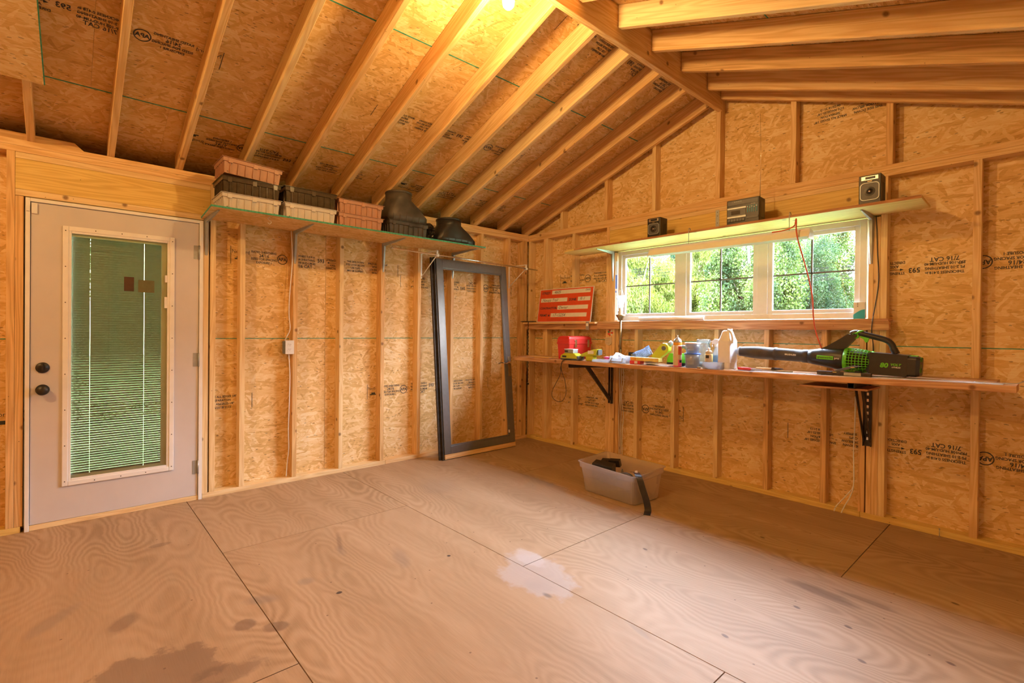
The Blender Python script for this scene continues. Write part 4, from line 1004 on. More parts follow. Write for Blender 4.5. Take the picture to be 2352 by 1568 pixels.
b = B(); b.box(-.013, .013, -.0032, -.002, -.045, -.015); b.go('label_slip', 'paper', t)

# long drill rod hanging at the corner
t = thing('drill_rod', 'thin dark rod with a cross bar hanging in the corner above the bench', 'rod', (.100, -.096, 1.389))
b = B(); b.tube([(-.125, 0, .006), (.125, 0, .006)], .0058, 8); b.go('cross_bar', 'darksteel', t)
b = B(); pts = [(.0028 * math.cos(i * .9), .0028 * math.sin(i * .9), .004 - i * .0062) for i in range(116)]
b.tube(pts, .0045, 6); b.go('twisted_shaft', 'darksteel', t)
b = B(); b.box(-.018, .018, -.006, .006, -.735, -.715, bev=.002); b.go('foot', 'darksteel', t)

# ornaments on the stud
t = thing('flower_magnet', 'little red and white flower ornament on the stud above the bench', 'ornament', (1.190, -.001, 1.272))
for k in range(7):
    a = k * 2 * PI / 7; b = B(); b.lathe([(.0, 0), (.013, .0), (.011, .003), (.004, .005), (.0, .0052)], 12, T(.021 * math.cos(a), 0, .021 * math.sin(a)) @ RX(PI / 2) @ RZ(a), sx=1, sy=.8, cap=False); b.go('petal', ['red', 'paper', 'red', 'green_paint', 'red', 'orange', 'paper'][k], t)
b = B(); b.lathe([(.007, 0), (.006, .007), (.001, .008)], 12, RX(PI / 2)); b.go('flower_center', 'tape_orange', t)
t = thing('wall_plaque', 'small cream shield plaque with handwriting on the stud', 'plaque', (1.172, -.0005, 1.187))
b = B(); b.prism([(-.040, .042), (-.02, .037), (0, .043), (.02, .037), (.040, .042), (.040, -.02), (.028, -.036), (0, -.045), (-.028, -.036), (-.040, -.02)], -.008, 0, 'y', bev=.001); b.go('plaque_body', 'cream', t)
b = B()
for i in range(3): b.tube([(-.028 + k * .0016, -.0085, .022 - i * .02 + .0045 * math.sin(k * 1.7 + i) * math.cos(k * .6)) for k in range(36)], .0006, 4)
go_each(b, 'handwriting', 'darksteel', t)

# ------------------------------------------------------------------ workbench
def BZ(x): return 1.0 + max(0, x - 2.4) / 1.67 * .020
def bench_plank(y0, y1, xa, xb, dz, mat, label, name='bench_plank'):
    b = B(); n = 10; th = .038
    rings = []
    for i in range(n + 1):
        x = xa + (xb - xa) * i / n; z = BZ(x) + dz
        rings.append([(x, y0 + .003, z - th), (x, y1 - .003, z - th), (x, y1, z - th + .003), (x, y1, z - .003), (x, y1 - .003, z), (x, y0 + .003, z), (x, y0, z - .003), (x, y0, z - th + .003)])
    b.loft(rings, smooth=False)
    for f in b.bm.faces:
        f.normal_update()
        for lp in f.loops: lp[b.uv].uv = (lp.vert.co.x + y0, (lp.vert.co.y + lp.vert.co.z * 1.0) if abs(f.normal.x) < .9 else lp.vert.co.y)
    return one(b, name, mat, label, 'board', ((xa + xb) / 2, (y0 + y1) / 2, .96))
bench_plank(-.495, -.262, .285, 4.068, 0, 'bench', 'front plank of the long workbench under the window')
bench_plank(-.258, -.008, .10, 3.98, 0, 'bench', 'rear plank of the long workbench against the studs')
def strip(x0, x1, y0, y1, z, th, mat, label, name='cover_sheet'):
    b = B(); b.box(x0, x1, y0, y1, z, z + th, bev=.0004); return one(b, name, mat, label, 'sheet', ((x0 + x1) / 2, (y0 + y1) / 2, z))
b = B(); n = 8
for yy0, yy1 in ((-.485, -.455), (-.448, -.418), (-.41, -.37)):
    for i in range(n):
        xa, xb = 2.62 + 1.40 * i / n, 2.62 + 1.40 * (i + 1) / n
        b.hexa([(xa, yy0, BZ(xa) + .0004), (xb, yy0, BZ(xb) + .0004), (xb, yy1, BZ(xb) + .0004), (xa, yy1, BZ(xa) + .0004), (xa, yy0, BZ(xa) + .003), (xb, yy0, BZ(xb) + .003), (xb, yy1, BZ(xb) + .003), (xa, yy1, BZ(xa) + .003)])
one(b, 'metal_strips', 'grey_sheet', 'long pale metal strips lying along the right half of the bench', 'strips', (3.3, -.43, 1.0))
cable([(3.90, -.40, 1.022), (4.0, -.43, 1.024), (4.07, -.44, 1.03), (4.12, -.40, 1.06), (4.2, -.33, 1.10)], .0022, 'steel', 'metal_wire', 'stiff metal wire curling off the right end of the bench', 'wire')
b = B(); b.box(.31, .79, -.30, -.24, 1.001, 1.008, bev=.001); one(b, 'wood_strip', 'pale', 'thin pale wood strip lying on the left end of the bench', 'strip', (.55, -.27, 1.001))
b = B(); b.box(.55, .76, -.45, -.40, 1.001, 1.010, bev=.001); one(b, 'wood_strip', 'fir', 'short darker wood strip on the bench in front of the red toolbox', 'strip', (.65, -.42, 1.001))

def weld_bracket(x, arm, xt, yt, label, holes=True, drop=.42, rz=0):
    t = thing('bench_bracket', label, 'bracket', (x, -.001, BZ(x) - .040), rz)
    b = B()
    s_ = .018
    o_ = [(-s_, -s_ * 2 - .001), (s_, -s_ * 2 - .001), (s_, -.001), (-s_, -.001)]; i_ = [(-s_ + .003, -s_ * 2 + .002), (s_ - .003, -s_ * 2 + .002), (s_ - .003, -.004), (-s_ + .003, -.004)]
    b.loft([[(p[0], y, p[1]) for p in q] for q, y in ((o_, -.03), (o_, -arm), (i_, -arm), (i_, -arm + .06))], cap=False, smooth=False); b.go('support_arm', 'darksteel', t)
    b = B()
    for xx in (-.024, .020): b.box(xx, xx + .004, -.026, -.0005, -drop, -.037)
    b.box(-.020, .020, -.005, -.001, -drop, -.037); b.go('wall_channel', 'darksteel', t)
    b = B()
    for k in range(9):
        b.box(-.006, .006, -.0062, -.005, -.07 - k * (drop - .09) / 8.5, -.05 - k * (drop - .09) / 8.5, bev=.0005)
    go_each(b, 'channel_hole', 'chrome' if holes else 'black', t)
    b = B()
    for xx in ((-.020, -.014), (.014, .020)) if holes else ((-.016, .016),):
        b.hexa([(xx[0], -arm * .62, -.037), (xx[1], -arm * .62, -.037), (xx[1], -arm * .62 + .045, -.037), (xx[0], -arm * .62 + .045, -.037), ][::1] + [(xx[0], -.030, -drop + .03), (xx[1], -.030, -drop + .03), (xx[1], -.012, -drop + .05), (xx[0], -.012, -drop + .05)])
    b.go('brace', 'darksteel', t)
    return t
weld_bracket(1.215, .47, 0, 0, 'black welded bracket under the left part of the bench', False, .405, math.radians(-26))
weld_bracket(3.341, .43, 0, 0, 'black slotted channel bracket under the right part of the bench', True, .465)
b = B(); b.box(-.19, .19, -.165, .165, -.006, .006, bev=.001); o = b.go('plywood_offcut', 'bench'); o.location = (3.235, -.245, .9275); tag(o, 'thin brown panel resting on the bracket under the bench', 'panel')

# toolbox
t = thing('toolbox', 'red plastic toolbox with two metal latches at the left end of the bench', 'toolbox', (.885, -.195, 1.0015))
tw, tl = .165, .365
def rr(a, c_, z, r=.012): return [(p[0], p[1], z) for p in rrect(-a, a, -c_, c_, r, 3)]
b = B(); b.loft([rr(tw / 2 - .010, tl / 2 - .010, 0), rr(tw / 2 - .002, tl / 2 - .002, .150), rr(tw / 2 + .004, tl / 2 + .004, .152), rr(tw / 2 + .004, tl / 2 + .004, .160)], smooth=False); b.box(-.045, .045, -tl / 2 - .001, -tl / 2 + .006, .02, .105, bev=.002); b.go('toolbox_body', 'red', t)
b = B(); b.loft([rr(tw / 2 + .005, tl / 2 + .005, .161), rr(tw / 2 + .005, tl / 2 + .005, .170), rr(tw / 2, tl / 2, .172), rr(tw / 2 - .001, tl / 2 - .001, .205), rr(tw / 2 - .012, tl / 2 - .010, .226), rr(tw / 2 - .03, tl / 2 - .02, .234)], smooth=False); b.go('toolbox_lid', 'red', t)
for y in (-.085, .115):
    b = B(); b.box(tw / 2 + .002, tw / 2 + .008, y - .015, y + .015, .118, .196, bev=.002); b.box(tw / 2 + .006, tw / 2 + .013, y - .011, y + .011, .145, .180, bev=.002); b.go('latch', 'chrome', t)

# charger with battery
t = thing('battery_charger', 'yellow and grey tool battery charger in front of the toolbox', 'charger', (1.055, -.440, 1.0015), 0)
b = B(); b.loft([rr(.105, .050, 0, .02), rr(.112, .055, .02, .02), rr(.108, .052, .045, .02), rr(.07, .040, .068, .02)], smooth=False); b.go('charger_body', 'yellow', t)
b = B(); b.loft([rr(.106, .051, -.0005, .02), rr(.1125, .0555, .018, .02)], smooth=False); b.box(.03, .115, -.050, .05, .002, .045, bev=.01); b.go('charger_base', 'grey_plastic', t)
b = B(); b.box(-.075, -.025, -.0575, -.054, .026, .044, bev=.001); b.go('label_plate', 'black', t)
t = thing('tool_battery', 'silver grey battery pack sitting on the yellow charger', 'battery', (1.045, -.438, 1.0703), 0)
b = B(); b.box(-.055, .055, -.036, .036, 0, .034, bev=.004); b.go('battery_shell', 'steel', t)
b = B(); b.box(-.052, -.012, -.038, -.034, .008, .026, bev=.001); b.go('battery_label', 'black', t)
b = B(); b.box(-.057, .057, -.038, .038, .034, .040, bev=.002); b.go('battery_lid', 'grey_sheet', t)
cable([(1.10, -.49, 1.006), (1.05, -.500, 1.008), (1.00, -.508, .99), (.985, -.52, .93), (.975, -.515, .86), (.91, -.51, .76), (.865, -.51, .68), (.87, -.51, .62), (.93, -.51, .585), (1.00, -.51, .60), (1.045, -.51, .68), (1.03, -.51, .80), (1.0, -.51, .86), (.985, -.516, .92), (.99, -.512, .985), (1.02, -.502, 1.008), (1.08, -.470, 1.006)], .0028, 'black', 'power_cord', 'black cord looping down in front of the bench from the charger', 'cord')

# cordless tool (light) lying beside the charger
t = thing('cordless_light', 'lime yellow cordless tool lying on the bench beside the charger', 'tool', (1.275, -.405, 1.0015), math.radians(4))
b = B(); b.box(-.055, .035, -.03, .03, 0, .050, bev=.010); b.go('tool_foot', 'yellow', t)
b = B(); rings = []
for x, r_, z in ((-.11, .022, .050), (-.05, .030, .066), (.02, .040, .080), (.075, .043, .085)):
    rings.append([(x + math.sin(.3) * q[1], q[0], z + q[1] * 1.0) for q in rrect(-r_, r_, -r_ * .75, r_ * .75, r_ * .3, 3)])
b.loft(rings, smooth=False); b.go('tool_body', 'yellow', t)
b = B(); b.prism(rrect(-.034, .034, .060, .112, .010), .082, .092, 'x'); b.go('lens_bezel', 'grey_plastic', t)
b = B(); b.tube([(-.11, 0, .048), (-.13, 0, .030), (-.10, 0, .022)], .017, 10); b.go('grip', 'black', t)
b = B(); b.box(-.02, .045, -.044, -.040, .070, .10, bev=.001); b.go('white_label', 'paper', t)

# clear tray with bits
def tray(x, y, z, lx, ly, h, mat, name, label, rz=0, cat='tray'):
    t = thing(name, label, cat, (x, y, z), rz); b = B(); e_ = .0025
    b.box(-lx / 2, lx / 2, -ly / 2, ly / 2, 0, e_); b.box(-lx / 2, lx / 2, -ly / 2, -ly / 2 + e_, e_, h); b.box(-lx / 2, lx / 2, ly / 2 - e_, ly / 2, e_, h); b.box(-lx / 2, -lx / 2 + e_, -ly / 2 + e_, ly / 2 - e_, e_, h); b.box(lx / 2 - e_, lx / 2, -ly / 2 + e_, ly / 2 - e_, e_, h)
    b.go('tray_body', mat, t); return t
tray(1.440, -.415, 1.0015, .22, .12, .022, 'clear', 'parts_tray', 'flat clear plastic tray of small tool bits on the bench', .05)
b = B(); random.seed(11)
for k in range(9):
    x, y = 1.355 + .021 * k, -.415 + random.uniform(-.035, .035); a = random.uniform(-1, 1); d = Vector((math.cos(a), math.sin(a), 0)) * random.uniform(.018, .03)
    bb = B(); p = Vector((x, y, 1.0095)); bb.tube([p - d, p, p + d], [.0035, .005, .003], 7); o = bb.go('tool_bit', ['steel', 'darksteel', 'grey_plastic'][k % 3]); c_ = p.copy(); o.data.transform(Matrix.Translation(-c_)); o.location = c_; tag(o, ['leftmost', 'second', 'third', 'fourth', 'fifth', 'sixth', 'seventh', 'eighth', 'rightmost'][k] + ' small metal tool bit of the nine from left in the clear parts tray', 'tool bit', 'tool bits in the clear tray')

def drill(x, y, z, rz, col1, label, s=1.0):
    t = thing('cordless_drill', label, 'drill', (x, y, z), rz)
    b = B(); b.lathe([(.012, -.085), (.022, -.080), (.027, -.05), (.029, 0), (.026, .03), (.018, .045)], 16, T(0, 0, .030) @ RY(PI / 2)); b.go('motor_housing', col1, t)
    b = B(); b.lathe([(.016, .045), (.018, .06), (.012, .085), (.005, .092)], 12, T(0, 0, .030) @ RY(PI / 2)); b.go('chuck', 'darksteel', t)
    b = B(); b.loft([[(-.045 + q[0], yy, .026 + q[1]) for q in rrect(-.018, .018, -.016, .016, .008, 3)] for yy in (0, .05, .085)], smooth=False); b.go('handle', 'grey_plastic', t)
    b = B(); b.box(-.075, -.010, .085, .125, .004, .052, bev=.006); b.go('battery', 'black', t)
    return t
drill(1.50, -.255, 1.0015, math.radians(20), 'yellow', 'small yellow and grey cordless drill lying behind the parts tray')
t = thing('tape_reel', 'pink and white spool lying beside the yellow drill', 'spool', (1.368, -.300, 1.0015))
b = B(); b.lathe([(.03, 0), (.03, .008), (.022, .009), (.022, .032), (.03, .033), (.03, .042)], 20); b.go('spool', 'pink', t)
b = B(); b.lathe([(.015, .0425), (.015, .0455)], 16); b.go('spool_hub', 'paper', t)
drill(1.60, -.165, 1.0015, math.radians(160), 'grey_plastic', 'dark cordless drill lying behind the lamp base')
t = thing('socket_set', 'dark blue case standing behind the brass lamp', 'case', (1.50, -.055, 1.0015)); b = B(); b.box(-.045, .045, -.018, .018, 0, .085, bev=.004); b.go('case_shell', plain('navy_case', (.02, .03, .07), .4), t); b = B(); b.box(-.012, .012, -.022, -.018, .05, .07, bev=.001); b.go('case_latch', 'steel', t)

# brass lamp
t = thing('table_lamp', 'tall brass lamp without shade standing on the bench left of the window', 'lamp', (1.392, -.115, 1.0015))
b = B(); b.lathe([(.050, 0), (.050, .008), (.035, .016), (.020, .03), (.024, .045), (.014, .062), (.012, .11)], 24); b.go('lamp_base', 'brass', t)
b = B(); b.tube([(0, 0, .10), (0, 0, .40)], .0105, 16); b.go('lamp_pole', 'brass', t)
b = B(); b.lathe([(.012, .395), (.020, .402), (.040, .432), (.046, .446), (.040, .448), (.018, .420)], 24, cap=False); b.go('lamp_cup', 'brass', t)
b = B(); b.lathe([(.015, .41), (.017, .44), (.017, .51), (.012, .515)], 16); b.go('socket', 'white', t)
b = B(); b.lathe([(.013, .512), (.014, .53), (.024, .56), (.028, .585), (.022, .612), (.004, .625)], 18); b.go('light_bulb', 'jarglass', t)
b = B(); b.tube(spline([(-.018, 0, .43), (-.030, 0, .52), (-.028, 0, .62), (-.012, 0, .69), (0, 0, .70), (.012, 0, .69), (.028, 0, .62), (.030, 0, .52), (.018, 0, .43)], 5), .0018, 6); b.go('harp', 'chrome', t)
b = B(); random.seed(9)
R_ = [[((.020 + .006 * z_) * math.cos(j * PI / 9) * random.uniform(.7, 1.2), (.022) * math.sin(j * PI / 9) * random.uniform(.7, 1.2), .515 + z_ * .02) for j in range(18)] for z_ in range(7)]
b.loft(R_, smooth=False, cap=False); b.go('plastic_wrap', 'clear', t)
b = B(); b.tube([(-.017, 0, .475), (-.034, 0, .478)], .003, 6); b.go('switch_key', 'black', t)

# white box with papers, tape box
t = tray(1.605, -.395, 1.0015, .165, .15, .062, 'clear', 'paper_box', 'low clear plastic box holding folded papers and a brass pull', .05, 'box')
b = B(); b.tube(spline([(-.055, -.078, .045), (-.055, -.092, .03), (-.05, -.094, .014), (.05, -.094, .014), (.055, -.092, .03), (.055, -.078, .045)], 4), .004, 7); b.go('drawer_pull', 'brass', t)
def sheet(x, y, z, lx, ly, rx, ry, rz, mat, label):
    b = B(); n = 6; V = [[b.bm.verts.new((lx * (i / n - .5), ly * (j / n - .5), .006 * math.sin(i * 1.3) * math.cos(j * 1.1))) for j in range(n + 1)] for i in range(n + 1)]
    for i in range(n):
        for j in range(n): f = b.bm.faces.new((V[i][j], V[i + 1][j], V[i + 1][j + 1], V[i][j + 1])); f.smooth = True
    o = b.go('paper_sheet', mat); o.location = (x, y, z); o.rotation_euler = (rx, ry, rz)
    md = o.modifiers.new('t', 'SOLIDIFY'); md.thickness = .0006
    return tag(o, label, 'paper')
sheet(1.59, -.39, 1.052, .14, .10, .5, .25, .3, 'paper', 'folded white sheet sticking out of the clear box')
sheet(1.62, -.38, 1.045, .12, .08, -.3, .3, -.4, 'bluepaper', 'light blue sheet tucked in the clear box')
sheet(1.69, -.20, 1.082, .17, .12, .8, -.5, .5, 'bluepaper', 'crumpled blue and white printed sheet behind the clear box')
sheet(1.83, -.21, 1.066, .12, .10, -.6, .5, -.3, 'paper', 'crumpled white paper beside the blue printed sheet')
t = thing('staple_box', 'long yellow box on a small red box at the bench front edge', 'box', (1.80, -.405, 1.0015), math.radians(-4))
b = B(); b.box(-.085, .20, -.025, .030, .030, .060, bev=.001); b.go('yellow_box', 'cardyellow', t)
b = B(); b.box(-.087, -.025, -.0265, -.024, .031, .059); b.go('orange_end', 'tape_orange', t)
b = B(); b.box(-.09, .02, -.030, .025, 0, .0295, bev=.001); b.go('red_box', 'red', t)
b = B(); b.box(-.04, -.008, -.0315, -.0299, .004, .026); b.go('box_label', 'paper', t)
sheet(2.02, -.40, 1.0085, .36, .14, 0, 0, .05, 'grey_sheet', 'flat pale sheet on the bench in front of the green charger')
b = B(); b.box(-.11, .11, -.006, .006, 0, .008, bev=.002); o = b.go('pen', 'white_plastic'); o.location = (2.05, -.43, 1.009); o.rotation_euler = (0, 0, .1); tag(o, 'white pen lying on the pale sheet', 'pen')

# yellow trimmer head and green charger
t = thing('yellow_sander', 'lime yellow oval power tool propped up beside the green charger', 'tool', (1.965, -.335, 1.115), 0, rot=(0, -.78, .05))
b = B(); b.prism([(-.065 + .035 * math.cos(a * PI / 10 + PI / 2), .034 * math.sin(a * PI / 10 + PI / 2)) for a in range(11)] + [(.045 + .042 * math.cos(a * PI / 10 - PI / 2), .044 * math.sin(a * PI / 10 - PI / 2)) for a in range(11)], -.03, .025, 'y', bev=.005); b.go('tool_shell', 'yellow', t)
b = B(); b.lathe([(.019, .030), (.019, .034), (.012, .0345)], 20, T(.045, 0, 0) @ RX(PI / 2)); b.go('adjuster_knob', 'grey_plastic', t)
b = B(); b.tube([(.075, .01, 0), (.12, .02, .0)], [.022, .020], 14); b.go('metal_neck', 'steel', t)
b = B(); b.loft([[(x_, -.018 * k_, -.014 * k_ + o_), (x_, .018 * k_, -.014 * k_ + o_), (x_, .018 * k_, .014 * k_ + o_), (x_, -.018 * k_, .014 * k_ + o_)] for x_, k_, o_ in ((-.085, 1, 0), (-.125, 1.15, .01), (-.165, 1.1, .035))], smooth=False); b.go('tool_foot', 'grey_plastic', t)
t = thing('green_charger', 'bright green and black charger on the bench behind the spray can', 'charger', (2.115, -.33, 1.0015), 0)
b = B(); b.loft([rr(.080, .055, .030, .012), rr(.078, .052, .06, .012), rr(.060, .045, .105, .012)], smooth=False); b.go('green_shell', 'green', t)
b = B(); b.loft([rr(.078, .053, 0, .01), rr(.080, .055, .030, .01)], smooth=False); b.go('black_base', 'black', t)
b = B(); b.tube(spline([(-.03, 0, .10), (-.035, 0, .13), (0, 0, .155), (.05, .01, .16), (.09, .01, .12)], 4), .014, 8); b.go('carry_handle', 'grey_plastic', t)

# spray can
def lathe_thing(name, label, cat, x, y, parts, rz=0, z=1.0015, grp=None):
    t = thing(name, label, cat, (x, y, z), rz, grp)
    for nm, mt, prof, kw in parts:
        b = B(); b.lathe(prof, 28, **kw); b.go(nm, mt, t)
    return t
t = lathe_thing('spray_can', 'tall orange and cream spray can standing at the bench front edge', 'can', 2.168, -.445, [
    ('can_body', 'cream', [(.032, .0), (.033, .004), (.033, .200)], {}), ('can_dome', 'steel', [(.0335, .200), (.033, .206), (.026, .224), (.013, .232), (.012, .238)], {}),
    ('bottom_band', 'pink', [(.0334, .003), (.0334, .012)], dict(cap=False)), ('top_band', 'tape_orange', [(.0334, .176), (.0334, .199)], dict(cap=False)), ('nozzle', 'white', [(.004, .236), (.004, .250), (.002, .256)], {})])
b = B()
def patch(b, a0, a1, z0, z1, r=.0337, n=8):
    for i in range(n):
        p, q = a0 + (a1 - a0) * i / n, a0 + (a1 - a0) * (i + 1) / n
        b.quad((r * math.cos(p), r * math.sin(p), z0), (r * math.cos(q), r * math.sin(q), z0), (r * math.cos(q), r * math.sin(q), z1), (r * math.cos(p), r * math.sin(p), z1))
patch(b, -.9, .4, .10, .170); b.go('orange_print', 'orange', t); b = B(); patch(b, -.9, .4, .012, .060); b.go('magenta_print', 'pink', t)
b = B(); patch(b, -.6, .2, .036, .056, .0339); b.go('black_print', 'black', t)

def tub(x, y, z, r0, r1, h, lid, label, grp='clear tubs'):
    t = thing('plastic_tub', label, 'tub', (x, y, z), 0)
    b = B(); b.lathe([(r0, 0), (r1, h), (r1 - .0015, h), (r0 - .0015, .002)], 32); b.go('tub_body', 'clear', t)
    b = B(); b.lathe([(r1 + .002, h - .006), (r1 + .003, h + .003), (r1 - .004, h + .005), (.0, h + .005)], 32, cap=False); b.go('tub_lid', lid, t)
    b = B()
    for k in range(5): patch(b, -1.9, -.9, .25 * h + k * .010, .25 * h + k * .010 + .004, r0 + (r1 - r0) * (.25 + k * .010 / h) + .0012)
    go_each(b, 'tub_print', 'steel', t)
    return t
tub(2.275, -.405, 1.0015, .050, .060, .112, 'blue', 'lower clear tub with a blue lid under the pink lidded tub')
tub(2.275, -.405, 1.119, .048, .058, .078, plain('pale_lid', (.75, .62, .55), .4), 'upper clear tub with a pale lid stacked on the blue lidded tub')
t = lathe_thing('glass_jar', 'large square shouldered glass jar with a clear lid behind the tubs', 'jar', 2.298, -.265, [
    ('jar_body', 'jarglass', [(.050, 0), (.054, .01), (.054, .165), (.045, .185), (.045, .20)], {}), ('jar_lid', 'jarglass', [(.052, .196), (.054, .20), (.054, .222), (.050, .226)], {}), ('jar_contents', 'grey_sheet', [(.048, .006), (.048, .04)], {})])
t = lathe_thing('adhesive_can', 'small black and orange can with a label behind the flat tub', 'can', 2.395, -.375, [
    ('can_body', 'cardyellow', [(.029, .0), (.029, .115)], {}), ('can_dome', 'cream', [(.029, .115), (.022, .136), (.012, .142)], {}), ('can_cap', 'white', [(.009, .141), (.009, .158), (.006, .162)], {})])
b = B(); patch(b, -2.3, -.5, .01, .108, .0294); b.go('paper_label', 'cream', t); b = B(); patch(b, -2.0, -1.1, .080, .103, .0297); b.go('dark_label', 'black', t)
t = lathe_thing('spray_bottle', 'clear spray bottle with blue liquid beside the white jug', 'bottle', 2.405, -.27, [
    ('bottle_body', 'clear', [(.030, 0), (.034, .01), (.034, .075), (.024, .12), (.013, .155), (.013, .168)], {}), ('blue_liquid', 'bluefluid', [(.031, .004), (.0325, .07), (.028, .100)], {}), ('bottle_neck', 'white_plastic', [(.016, .165), (.016, .190)], {})])
b = B(); b.prism([(-.034, .190), (.012, .190), (.022, .205), (.018, .228), (-.014, .230), (-.03, .215), (-.046, .212), (-.046, .205), (-.030, .203)], -.011, .011, 'y', bev=.002); b.go('trigger_head', 'white_plastic', t)
b = B(); b.tube([(-.020, 0, .198), (-.034, 0, .178), (-.032, 0, .166)], .004, 6); b.go('trigger', 'white_plastic', t)
# jug
t = thing('white_jug', 'tall white plastic jug with a grip at the end of the blower nozzle', 'jug', (2.526, -.345, 1.003), math.radians(-4))
b = B(); jw, jd = .049, .062
b.loft([rr(jw - .004, jd - .004, 0, .015), rr(jw, jd, .01, .015), rr(jw - .002, jd - .002, .05, .015), rr(jw, jd, .055, .015), rr(jw, jd, .215, .015), rr(jw - .010, jd - .012, .245, .015), rr(jw * .60, jd * .55, .290, .012), rr(jw * .42, jd * .38, .300, .010)], smooth=False); b.go('jug_body', 'white_plastic', t)
b = B(); b.lathe([(.018, 0), (.018, .020), (.016, .022)], 18, T(.018, 0, .288)); b.go('jug_cap', 'white_plastic', t)
b = B(); b.tube(spline([(.014, -.02, .300), (.040, -.03, .285), (.056, -.035, .24), (.054, -.035, .20)], 5), .009, 8); b.go('jug_handle', 'white_plastic', t)
t = tray(2.462, -.436, 1.003, .135, .085, .052, 'clear', 'screw_tub', 'low clear tub full of blue anchors and screws on the bench edge', 0, 'tub')
b = B(); random.seed(21)
for k in range(70):
    p = Vector((random.uniform(-.055, .055), random.uniform(-.033, .033), random.uniform(.006, .020))); d = Vector((random.gauss(0, 1), random.gauss(0, 1), random.gauss(0, .3))).normalized() * .008; b.tube([p - d, p + d], .0022, 5)
o = b.go('screws', ['blue']); o.parent = t; o['kind'] = 'stuff'
b = B(); b.lathe([(.014, 0), (.014, .012), (.012, .013)], 16); o = b.go('bottle_cap', 'brass'); o.location = (2.36, -.468, 1.0015); tag(o, 'small brown cap lying in front of the flat screw tub', 'cap')
b = B(); b.tube([(0, 0, .006), (.05, .006, .006), (.07, .008, .006)], [.003, .005, .004], 8); o = b.go('marker', 'white_plastic'); o.location = (2.555, -.470, 1.001); tag(o, 'white marker lying at the foot of the white jug', 'marker')

# pliers and small tools
t = thing('pliers', 'pliers with one red and one black grip at the bench edge', 'pliers', (2.75, -.440, 1.0100), math.radians(8))
b = B(); b.tube(spline([(-.095, -.012, .012), (-.06, -.016, .012), (-.02, -.006, .010), (0, .0, .008)], 4), [.011] * 9 + [.008] * 4, 8); b.go('red_grip', 'red', t)
b = B(); b.tube(spline([(-.105, .018, .010), (-.06, .020, .010), (-.02, .008, .008), (0, 0, .008)], 4), [.011] * 9 + [.008] * 4, 8); b.go('black_grip', 'black', t)
b = B(); b.lathe([(.014, 0), (.014, .014)], 14); b.loft([[(x_, -w_, .002), (x_, w_, .002), (x_, w_, .012), (x_, -w_, .012)] for x_, w_ in ((0, .012), (.03, .010), (.06, .003))], smooth=False); b.go('jaws', 'steel', t)
b = B(); b.tube([(-.08, 0, .005), (.0, .01, .006), (.09, -.01, .005)], [.003, .004, .003], 6); b.box(.08, .12, -.022, .002, .002, .010, bev=.002); o = b.go('wrench', 'steel'); o.location = (2.86, -.34, BZ(2.86)); tag(o, 'grey metal wrench lying behind the pliers', 'wrench')
t = thing('hammer', 'small claw hammer lying behind the pliers', 'hammer', (2.80, -.27, BZ(2.8) + .012), math.radians(-12))
b = B(); b.tube([(-.10, 0, 0), (.05, 0, .002)], .008, 8); b.go('hammer_handle', 'fir', t)
b = B(); b.tube([(.05, -.04, .004), (.05, .0, .004), (.055, .03, .004), (.07, .055, .002)], [.012, .009, .007, .003], 8); b.go('hammer_head', 'darksteel', t)

# leaf blower
t = thing('leaf_blower', 'black and green battery leaf blower lying along the right half of the bench', 'leaf blower', (3.178, -.30, 1.119), 0, rot=(0, .04, 0))
b = B()
b.lathe([(.030, -.585), (.035, -.575), (.036, -.56), (.040, -.53), (.044, -.49), (.046, -.43), (.045, -.335), (.048, -.332), (.048, -.318), (.044, -.315), (.043, -.15), (.046, -.147), (.047, -.10)], 32, RY(PI / 2)); b.go('blower_tube', 'dusty', t)
b = B(); b.lathe([(.0305, -.588), (.037, -.580), (.037, -.572)], 24, RY(PI / 2), cap=False); b.go('nozzle_ring', 'steel', t)
b = B()
def ell(x, ry, rz_, cz=0, n=28): return [(x, ry * math.cos(2 * PI * i / n), cz + rz_ * math.sin(2 * PI * i / n)) for i in range(n)]
b.loft([ell(-.11, .048, .048), ell(-.08, .052, .053, .0), ell(-.03, .060, .062, .002), ell(.03, .068, .070, .0), ell(.09, .074, .075, -.005), ell(.115, .072, .074, -.005)], smooth=True); b.go('fan_housing', 'black', t)
# neck rising to the handle
b = B(); b.loft([[(q[0] + p[0], q[1], p[1]) for q in ((-.034 * k, -.021), (.034 * k, -.021), (.034 * k, .021), (-.034 * k, .021))] for p, k in (((-.01, .040), 1.9), ((.05, .078), 1.65), ((.105, .130), 1.2), ((.135, .166), .8))], smooth=False)
b.tube(spline([(.125, 0, .168), (.150, 0, .178), (.19, 0, .170), (.25, 0, .155), (.305, 0, .140), (.335, 0, .118), (.350, 0, .085), (.365, 0, .055)], 5), [.018] * 30 + [.020] * 6, 12)
b.go('handle', 'black', t)
b = B(); b.lathe([(.013, 0), (.020, 0), (.020, .034), (.013, .034)], 20, T(.148, .017, .158) @ RX(PI / 2), cap=False); b.tube([(.150, -.017, .170), (.172, -.014, .186), (.190, 0, .188)], [.006, .008, .007], 8); b.go('cruise_lever', 'green', t)
b = B(); b.prism([(.175, .158), (.225, .148), (.215, .118), (.205, .116), (.192, .138), (.176, .146)], -.008, .008, 'y', bev=.002); b.go('trigger', 'green', t)
